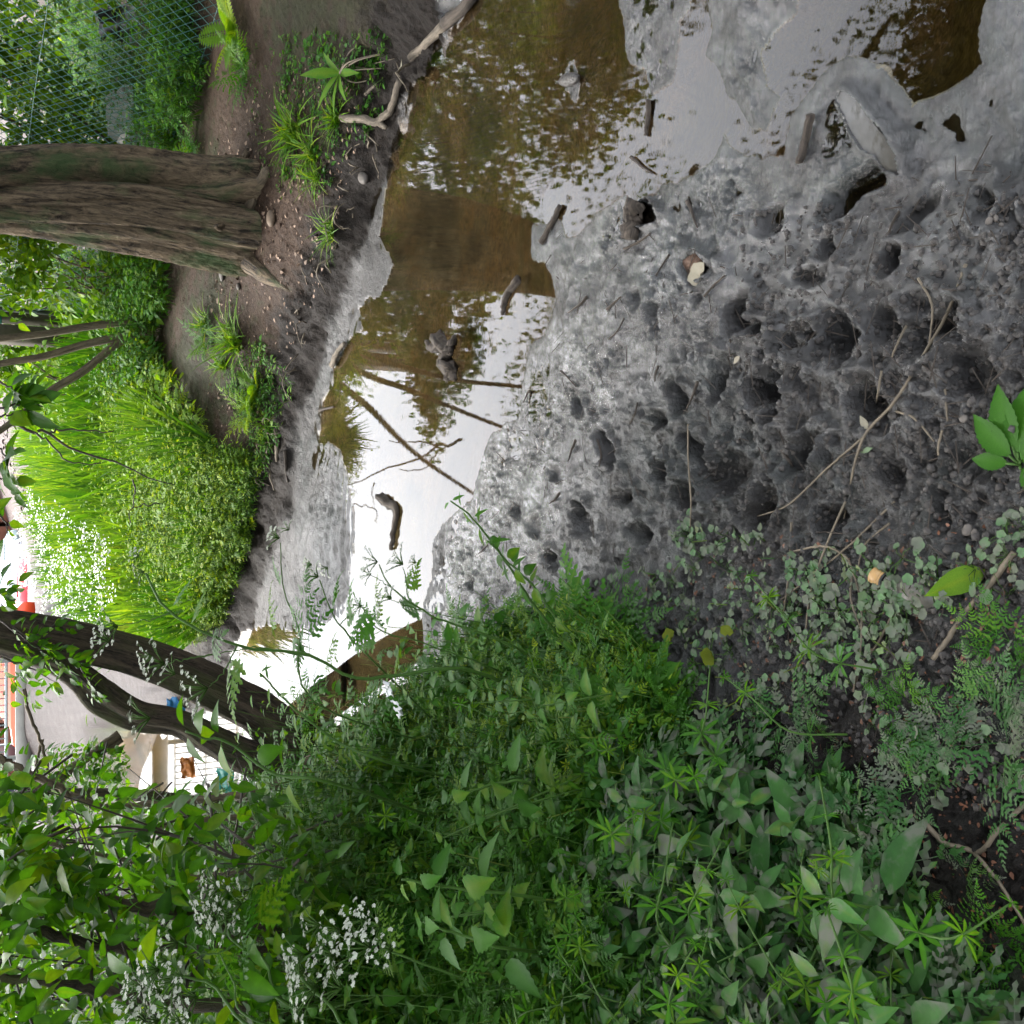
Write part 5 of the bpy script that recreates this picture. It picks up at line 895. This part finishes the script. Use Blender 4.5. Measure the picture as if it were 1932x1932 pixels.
def gen_tree(x_, y_, h_, r_, label):
    z_ = gz(x_, y_)[0]; o = empty('tree', (x_, y_, z_), 0, label, 'tree'); g_ = Geo(); addtube(g_, [(0, 0, -.1), (.1, 0, h_*.5), (0, 0, h_)], .22, .08, 20, 12, .02, 1, .1); g_.build('trunk', M['bark'], o); g_ = Geo(); crown_leaves(g_, (0, 0, h_), (r_, r_, r_*.8), 9000, .16, L_q, 60, .32, h_*.3); g_.build('crown', M['crown'], o)
gen_tree(9, 12, 5, 2.6, 'tree beyond the fence to the right'); gen_tree(-10, 11, 5, 2.8, 'tree beyond the left shrubs'); gen_tree(-13, 20, 6, 3.5, 'tree left of the railings'); gen_tree(15, 27, 6, 3.5, 'distant tree on the right of the path')

# ------------------------------------------------------------------ fallen wood, stones and rubbish
def stick(label, pts, r0, r1, m_='wetwood', name='stick', lift=.6, forks=(), cat='stick', wob=.25, n_=16, arch=0):
    w_ = on_ground([a for a, b in pts], [b for a, b in pts]); w_[:, 2] = np.maximum(w_[:, 2], .0)+r0*lift; w_[1:-1, 2] += arch; o_ = w_[0].copy(); g_ = Geo(); addtube(g_, w_-o_, r0, r1, n_, 9, r0*.12, len(label), wob)
    for f_ in forks: v = on_ground([a for a, b in f_], [b for a, b in f_]); v[:, 2] = np.maximum(v[:, 2], 0)+r0*lift; addtube(g_, v-o_, r0*.7, r1*.6, 10, 8, r0*.1, 3, wob)
    o = g_.build(name, M[m_]); o.location = o_; return tag(o, label, cat)
stick('short dark stick pointing out of the wet mud into the pool', [(1537,218),(1528,262),(1516,308)], .0095, .008, lift=1.3)
stick('grey stick lying across the mud spit at the water edge', [(1065,389),(1045,420),(1024,458)], .008, .009, 'wetwood', lift=.8)
stick('thick broken log piece sunk in the mud beside the reflected trunk', [(1203,382),(1199,415),(1194,452)], .026, .022, 'wetwood', 'log', .3, cat='log'); stick('slim dark sticks on the tongue of mud near the upper pool', [(1229,190),(1232,225),(1237,260)], .008, .005)
stick('dark driftwood floating by the near shore', [(998,528),(990,560),(981,597)], .014, .006, 'wetwood', 'driftwood', .4, cat='driftwood', wob=.5)
stick('bent dark branch lying in the bright pool', [(757,938),(772,950),(789,962),(785,1000),(779,1036)], .022, .008, 'wetwood', 'branch', .3, cat='branch', wob=.5)
stick('knotted dark branch lump in the reflected trunk', [(868,640),(882,655),(893,668),(880,680)], .028, .014, 'wetwood', 'branch', .4, [[(880,650),(860,660),(850,650)], [(893,668),(905,640)]], 'branch', .6); stick('dark wood lump with a twig in the water left of the knotted branch', [(885,692),(898,702),(890,714)], .03, .015, 'wetwood', 'branch', .4, [[(893,700),(905,720)]], 'branch', .6)
stick('pale forked branch lying at the foot of the far bank', [(652,223),(690,226),(717,231),(735,218),(745,207),(753,181),(761,153)], .017, .014, 'drywood', 'branch', 1.0, [[(717,231),(728,238),(735,243)]], 'branch', .2, 26)
stick('weathered log end at the far waterline near the top edge', [(779,111),(810,83),(845,47)], .013, .020, 'drywood', 'log', .8, cat='log'); stick('dark log continuing along the far waterline to the top edge', [(845,47),(868,28),(895,4),(915,-30)], .020, .022, 'wetwood', 'log', .6, cat='log')
stick('thin pale twig left of the forked branch', [(691,178),(700,170),(712,158)], .007, .004, 'drywood')
stick('pair of pale curved sticks at the far mud strip', [(632,690),(640,672),(650,655),(657,648)], .014, .010, 'drywood', 'stick', 1.2); stick('dark stick lying on the far mud strip', [(605,775),(620,772),(640,768)], .007, .004); stick('bleached stick below the ferny bank', [(524,808),(526,835),(525,870)], .014, .008, 'drywood')
stick('dark long stick on the grey far mud', [(540,850),(541,880),(545,910)], .009, .005)
stick('longest dry stem crossing the mud at the centre right', [(1825,499),(1794,582),(1755,654),(1690,758),(1633,823),(1610,900),(1597,973),(1592,1060)], .003, .002, 'drystem', 'dry_stem', 1.2, cat='dry stem', n_=30, wob=.1)
for i, (lb_, pts) in enumerate([('dry stem forking left from the longest stem', [(1633,823),(1561,888),(1491,953),(1431,974)]), ('dry stem bending down through the pale leaves', [(1597,946),(1563,1031),(1535,1114),(1524,1218),(1524,1278)]), ('dry stem running up to join the longest one', [(1734,525),(1763,577),(1755,654)]),
  ('curved dry stem right of the longest one', [(1693,776),(1729,789),(1765,833)]), ('dry stem crossing the others below the longest', [(1690,946),(1592,1042),(1431,1166)]), ('kinked dry stem ending at the bottle', [(1680,987),(1638,1026),(1620,1073)]), ('arched dry stem left of the bottle', [(1500,1040),(1560,1030),(1600,1050),(1612,1073),(1628,1127),(1631,1195),(1618,1293)]),
  ('second strand beside the arched stem', [(1612,1073),(1610,1127),(1628,1190)]), ('dry stem leaning across the black soil below the bottle', [(1688,1155),(1660,1215),(1625,1260),(1612,1305)]), ('fine dry stem left of the arched one', [(1495,985),(1493,1080),(1480,1160)]), ('dark twig pressed in the mud above the longest stem', [(1712,615),(1700,645),(1684,675)]),
  ('short twig standing between two footprints', [(1665,700),(1662,740),(1655,760)]), ('thin twig by the dock plant', [(1785,735),(1790,760),(1790,795)]), ('short dry stem near the dock plant', [(1780,812),(1776,840),(1772,860)]), ('dry stem arching over the yellow leaves', [(1300,800),(1303,870),(1308,940),(1304,1010)]), ('thin stem at the mud edge among the bedstraw', [(1000,1110),(1010,1080),(1030,1050)])]):
    stick(lb_, pts, .0022, .0015, 'drystem', 'dry_stem', 1.2, cat='dry stem', n_=22, wob=.1, arch=.004)
stick('thick bare grey stick lying diagonally on the black soil', [(1918,1042),(1866,1112),(1833,1148),(1800,1195),(1765,1244)], .0048, .0036, 'drystem', 'stick', 1.2, cat='stick', n_=24)
stick('yellowish forked branch bent in a V on the bare soil', [(1747,1548),(1770,1575),(1791,1592),(1825,1600),(1854,1607),(1876,1580),(1898,1555),(1940,1512)], .0042, .0036, 'drystem', 'branch', 1.2, [[(1843,1610),(1870,1640),(1892,1669),(1929,1727),(1945,1760)]], 'branch', .12, 30)
for i, (a, b, c, d_) in enumerate([(1148,584,1175,560),(1180,600,1150,640),(1265,480,1240,520),(1330,560,1370,520),(1245,690,1238,720),(1130,830,1132,880),(1090,830,1075,870),(1060,700,1090,730),(1320,720,1300,770),(1180,470,1230,440),(1010,740,990,760),(1110,560,1075,590),(1205,760,1190,800),(1210,300,1245,330),(930,1020,905,1045),(1060,930,1040,950),(1480,850,1500,880),(1300,380,1320,430),(1700,400,1680,440),(1380,640,1400,700)]):
    stick(['dark twig', 'short black twig', 'thin brown twig', 'wet twig', 'broken twig'][i % 5]+' in the mud '+['above the round footprint', 'beside the row of glittering ridges', 'near the rusty leaf lump', 'crossing the pale smear', 'left of the small puddle', 'between shallow footprints', 'close to the bright shore', 'by the waterline bend', 'pointing at the deep hole', 'near the sunken log', 'at the edge of the white reflection', 'among the splinters', 'beside the greenish patch', 'under the mud tongue', 'next to the pool corner', 'left of the glittering patch', 'on the ridge by the pale leaf', 'below the sunken log', 'right of the long puddle', 'between the two round holes'][i], [(a, b), ((a+c)/2+rng.normal(0, 3), (b+d_)/2+rng.normal(0, 3)), (c, d_)], rng.uniform(.0022, .005), .0018, 'wetwood', 'twig', 1.3, cat='twig', n_=8)
def stone(label, px, py, r_, m_, sq=(1, 1.3, .6), name='stone', emb=.35):
    c = on_ground(px, py)[0]; g_ = Geo(); V = []; Fc = []; a_, b_ = 12, 18
    for i in range(a_+1):
        for j_ in range(b_):
            th, ph = math.pi*i/a_, 2*math.pi*j_/b_; v = np.array([math.sin(th)*math.cos(ph)*sq[0], math.sin(th)*math.sin(ph)*sq[1], math.cos(th)*sq[2]])*r_; V.append(v*(1+.12*vn(np.array(v[0]/r_*1.6+px), np.array(v[1]/r_*1.6+v[2]/r_), 3)))
    for i in range(a_):
        for j_ in range(b_): Fc.append((i*b_+j_, (i+1)*b_+j_, (i+1)*b_+(j_+1) % b_, i*b_+(j_+1) % b_))
    g_.add(T(V, Fc)); o = g_.build(name, m_); o.location = c+[0, 0, r_*sq[2]*(1-emb)]; o.rotation_euler = (0, 0, rng.uniform(0, 3)); return tag(o, label, name)
MS = plain('tan_stone', (.10, .07, .045), .7, .2, 40); MS2 = plain('pale_stone', (.075, .064, .054), .7, .15, 40)
stone('smooth tan pebble on the bare soil in front of the massive trunk', 516, 413, .034, MS); stone('pale flat stone left of the massive trunk', 421, 512, .035, MS2, (1, 1.7, .4)); stone('grey curved stone at the shaded bank foot', 690, 337, .032, MS2, (.8, 1.5, .6)); stone('small white stone on the slope near the trunk', 452, 541, .018, MS2)
for i, (a, b, r_) in enumerate([(1868,418,.009),(1880,412,.007),(1890,425,.006),(1820,790,.009),(1828,1000,.012),(1840,1005,.008),(1395,680,.007),(1780,1130,.008)]): stone(['white pebble', 'small pale pebble', 'tiny cream pebble', 'cream pebble', 'reddish pebble', 'small white pebble', 'pale pebble', 'round grey pebble'][i]+[' near the right edge by the dug hole', ' beside the white one by the dug hole', ' below the pair by the dug hole', ' left of the dock plant', ' above the creeping leaves at the lower right', ' beside the reddish one', ' on the ridge between deep holes', ' near the bottle'][i], a, b, r_*.7, MS2, (1, 1.2, .6), 'pebble', .35)
# rusty leaf lump in a footprint, mud lumps in the water
stone('rust brown clump of dead leaf in a footprint', 1310, 497, .035, plain('rusty_leaf_clump', (.07, .035, .018), .6, .5, 60, .8, 120), (1, 1.4, .4), 'leaf_clump'); stone('grey mud block standing in the upper pool', 1081, 152, .035, plain('wet_mud_block', (.035, .03, .026), .35, .4, 50, .8, 90), (.55, 1.6, .5), 'mud_block', .3)
for i, (a, b, r_, q_) in enumerate([(645,1240,.10,(.5,2.4,.28)), (625,1215,.07,(.5,2.0,.25)), (575,1260,.05,(.6,1.8,.25))]): stone(['long low mud bar in the bright water behind the herb stems', 'short mud bar just behind the long one', 'tiny mud bar farther left in the white water'][i], a, b, r_, plain('wet_mud_block', (.035, .03, .026), .35, .4, 50, .8, 90), q_, 'mud_bar', .5)
# bottle, half buried
bc = on_ground(1664, 1083)[0]; be = on_ground(1735, 1135)[0]; bd = (be-bc); bl = np.linalg.norm(bd[:2]); bd = np.array([bd[0]/bl, bd[1]/bl, -.16]); bo = empty('plastic_bottle', bc+[0, 0, .022], 0, 'half buried silty plastic bottle with a tan screw cap', 'bottle')
MBt = plain('silt_filmed_plastic', (.105, .095, .075), .32, .2, 60, .15, 200, .5); MCp = plain('tan_bottle_cap', (.32, .19, .07), .45, .1); MBk = plain('black_cap_ring', (.01, .01, .01), .5, .1)
def along(prof, sides=28): a = np.array([p_[0] for p_ in prof]); r_ = [p_[1] for p_ in prof]; return tube(a[:, None]*bd, r_, sides)
for nm, prof, mt in [('body', [(.028, .0125), (.034, .0155), (.036, .0125), (.045, .014), (.060, .022), (.078, .030), (.095, .033), (.14, .033), (.16, .032), (.163, .028), (.168, .033), (.20, .033), (.21, .026)], MBt), ('cap', [(0, .0125), (.001, .0142), (.012, .0146), (.0165, .0146), (.017, .0138), (.0178, .0138), (.0182, .0146), (.0215, .0147), (.022, .0128)], MCp), ('cap_ring', [(.0222, .0135), (.0228, .0150), (.026, .0150), (.0266, .0135)], MBk)]:
    g = Geo(); t_, b_ = along(prof); g.add(t_); g.build(nm, mt, bo)
# crumpled sheets and litter
def sheet(label, px, py, w_, l_, m_, name, cat, Y=None, rz=0, up=.1, seed=1, stand=0):
    c = on_ground(px, py)[0] if Y is None else at_y(px, py, Y); g_ = Geo(); n_ = 16; xs, ys = np.meshgrid(np.linspace(-.5, .5, n_), np.linspace(-.5, .5, n_)); x_ = xs.ravel()*w_; y_ = ys.ravel()*l_
    z_ = (fbm(x_+seed*3, y_+seed, w_*.4, 3, seed)+.35)*up*2; edge = fbm(xs.ravel()*3+seed, ys.ravel()*3, .5, 3, 8)*.35; x_ = x_*(1+edge); y_ = y_*(1-edge*.7); 
    if stand: z_, y_ = np.abs(y_+l_/2)*stand+0.0, y_*(1-stand*.7)+z_*.6
    top_ = np.stack([x_, y_, z_+.004], 1); bot_ = top_-[0, 0, .003]; Fq = [(i*n_+j_, i*n_+j_+1, (i+1)*n_+j_+1, (i+1)*n_+j_) for i in range(n_-1) for j_ in range(n_-1)]; k_ = n_*n_
    g_.add(T(np.vstack([top_, bot_]), Fq+[tuple(v+k_ for v in f_[::-1]) for f_ in Fq])); o = g_.build(name, m_); o.location = c; o.rotation_euler = (0, 0, rz); return tag(o, label, cat)
MPl = plain('dirty_white_sheet', (.20, .20, .18), .5, .15, 8, .1, 20); sheet('crumpled white plastic sheet lying behind the wire fence', 292, 212, .40, .26, MPl, 'plastic_sheet', 'rubbish', None, .3, .12, 2, .6).location.z += .14
sheet('second fold of dirty white sheet against the massive trunk', 290, 268, .22, .18, MPl, 'plastic_sheet', 'rubbish', None, .8, .04, 5, .7)
sheet('black rubbish bag half hidden behind the ferny plants', 262, 45, .30, .3, plain('black_bin_bag', (.012, .012, .012), .3, .2), 'rubbish_bag', 'rubbish', None, .2, .08, 3, .9); sheet('white torn carton on the black rubbish bag', 240, 42, .12, .14, MPl, 'carton', 'rubbish', None, .2, .03, 4, .9).location.z += .12
sheet('small white paper scrap caught in the herbs by the brown water', 745, 1318, .035, .15, plain('white_paper', (.55, .55, .56), .6, .05), 'paper_scrap', 'paper', 2.9, -.5, .008, 7)
sheet('bright blue plastic scrap between the two limbs of the leaning tree', 352, 1337, .20, .18, plain('blue_plastic', (.01, .11, .26), .4, .1), 'plastic_scrap', 'rubbish', 8.6, .3, .04, 8, .8); sheet('orange plastic bag below the white far water', 368, 1446, .13, .11, plain('orange_plastic', (.35, .11, .015), .45, .15), 'plastic_bag', 'rubbish', 7.2, .3, .05, 9, .8)
sheet('turquoise plastic scrap in the herbs at the foot of the thin tree', 440, 1474, .15, .10, plain('turquoise_plastic', (.01, .20, .165), .4, .1), 'plastic_scrap', 'rubbish', 5.6, -.4, .03, 10, .8); sheet('torn grey rag at the waterline of the far bank', 445, 958, .16, .10, plain('grey_rag', (.12, .105, .08), .8, .2), 'rag', 'rubbish', None, .4, .03, 11, .5)
# leaves: dock, fallen single leaves
db = on_ground(1926, 877)[0]; dk = empty('dock_plant', db, 0, 'dock plant with large half muddy leaves at the right edge of the picture', 'dock'); 
def lm2(name, tm, mt, c1=.5, mats=None): g_ = Geo(); g_.add(tm, c1); return g_.mesh(name, mats or M[mt])
dl = lm2('leaf', ovate(20, .46, .16, .22, .85, .07), 'leaf', .45)
for (a, b), s_, el in [((1900,705), .115, .35), ((1865,790), .10, .4), ((1945,760), .12, .25), ((1850,865), .07, .3), ((1960,840), .09, .5), ((1975,920), .08, .4)]:
    e = on_ground(a, b)[0]; v = e-db; v[2] = 0; an = math.atan2(v[1], v[0]); child('leaf', dl, dk, np.array([0, 0, .008])+v*.18, basis(dirs(np.array([an]), np.array([el])), [[0, 0, 1]], s_*.85)[0]); g = Geo(); t_, b_ = tube([(0, 0, 0), v*.1+[0, 0, .008], v*.2+[0, 0, .012]], .0022, 6); g.add(t_); g.build('stalk', M['stem'], dk)
def leaf1(label, px, py, s_, an, el, mt, tm=None, h_=.004, name='leaf', tint=.7):
    c = on_ground(px, py)[0]; o = bpy.data.objects.new(name, lm2('leaf', tm or ovate(8, .42, .12, .15), mt, tint)); COL.objects.link(o); Mx = basis(dirs(np.array([an]), np.array([el])), [[0, -.5, 1]], s_)[0]; o.matrix_basis = Matrix([[*Mx[r_], (c+[0, 0, h_])[r_]] for r_ in range(3)]+[[0, 0, 0, 1]]); return tag(o, label, 'leaf')
M['leaf_yellow'] = leafmat('yellowed_leaf', (.16, .17, .02), (.22, .21, .03), .3); M['leaf_cream'] = plain('cream_dead_leaf', (.17, .15, .105), .6, .3, 60)
leaf1('single upright green leaf standing on the dark mud right of the bottle', 1862, 1075, .095, 2.2, .75, 'leaf_bright'); leaf1('round yellow leaf above the creeping plants', 1290, 1205, .03, 1, .2, 'leaf_yellow', L_kid, .03); leaf1('second round yellow leaf lower in the creeping patch', 1368, 1233, .035, 2, .2, 'leaf_yellow', L_kid, .03); leaf1('small yellow green leaf near the mud edge', 1395, 1200, .026, 0, .3, 'leaf_yellow', L_kid, .03)
leaf1('curled green leaf with a pale underside between dry stems', 1560, 1130, .05, .5, .2, 'leaf_pale'); leaf1('cream dead leaf at the far waterline below the dock like plant', 770, 130, .10, -1.9, .5, 'leaf_cream', ovate(9, .5, .12, .2, .8, .1), .03); leaf1('cream coloured lobed leaf on the wet mud in a footprint', 1330, 520, .05, 1.2, .1, 'leaf_cream', L_kid); leaf1('tiny cream leaf on the ridge between holes', 1398, 672, .025, 2.2, .1, 'leaf_cream')
leaf1('pale torn leaf lying where the mud meets the pale plants', 1640, 810, .03, .5, .2, 'leaf_cream'); leaf1('thin pale green leaf beside the torn one', 1650, 845, .035, 1.8, .1, 'leaf_pale', L_nar)
for i, (a, b) in enumerate([(1140,1615), (1150,1370), (1160,1310), (1210,1320), (1130,1745)]): leaf1(['big round green leaf under the lobed nettle', 'broad rounded leaf at the edge of the undergrowth', 'large lobed leaf near the bright cleavers', 'second large lobed leaf beside the creeping plants', 'rounded leaf in shade left of the cleavers'][i], a, b, [.06, .07, .075, .075, .06][i], 4.5+i*.4, .1, 'leaf', L_kid, .12)
bb = on_ground(700, 1440)[0]; bu = empty('buttercup', bb, 0, 'tiny yellow buttercup in the undergrowth left of the paper scrap', 'flower'); g = Geo(); e = at_y(623, 1411, bb[1])-bb; t_, b_ = tube([(0, 0, 0), e*.5+[.02, 0, 0], e], .0014, 5); g.add(t_); g.build('stem', M['stem'], bu); g = Geo(); g.inst(L_wh, basis([[1, 0, .1]], [[0, -.6, 1]], .014), e[None], .5); g.build('petals', plain('yellow_petal', (.7, .5, .01), .4, .05), bu)
# dock like plant with green strap leaves on the far bank
pb_ = on_ground(650, 140)[0]; pl_ = empty('bank_plant', pb_, 0, 'green leafed plant with dangling brown roots above the forked branch', 'plant')
for a, s_, el in [(2.2, .2, .5), (2.9, .18, .3), (1.4, .2, .9), (3.6, .16, .2), (.6, .14, .6), (4.4, .15, 0)]: child('leaf', LM['nar'][2], pl_, np.array([0, 0, .02]), basis(dirs(np.array([a]), np.array([el])), [[0, 0, 1]], s_)[0])
g = Geo()
for k in range(10): v = np.array([rng.normal(0, .05), -rng.uniform(.1, .3), -rng.uniform(.08, .16)]); addtube(g, [(0, 0, .02), v*.4+rng.normal(0, .02, 3)+[0, 0, .02], v], .005, .0015, 10, 6)
g.build('roots', M['drystem'], pl_)
# shallow puddle of milky water in a long footprint
pw = np.concatenate([PUD, np.full((12, 1), .03)], 1); pc = pw.mean(0); zc = .024
g = Geo(); t_ = T(np.vstack([pw, [pc]])*[1, 1, 0]+[0, 0, zc+.004], [(i, (i+1) % 12, 12) for i in range(12)]); g.add(t_); pm = plain('milky_puddle_water', (.040, .037, .031), .05, .15, 30, .03, 40, .5); tag(g.build('puddle', pm), kind='structure')
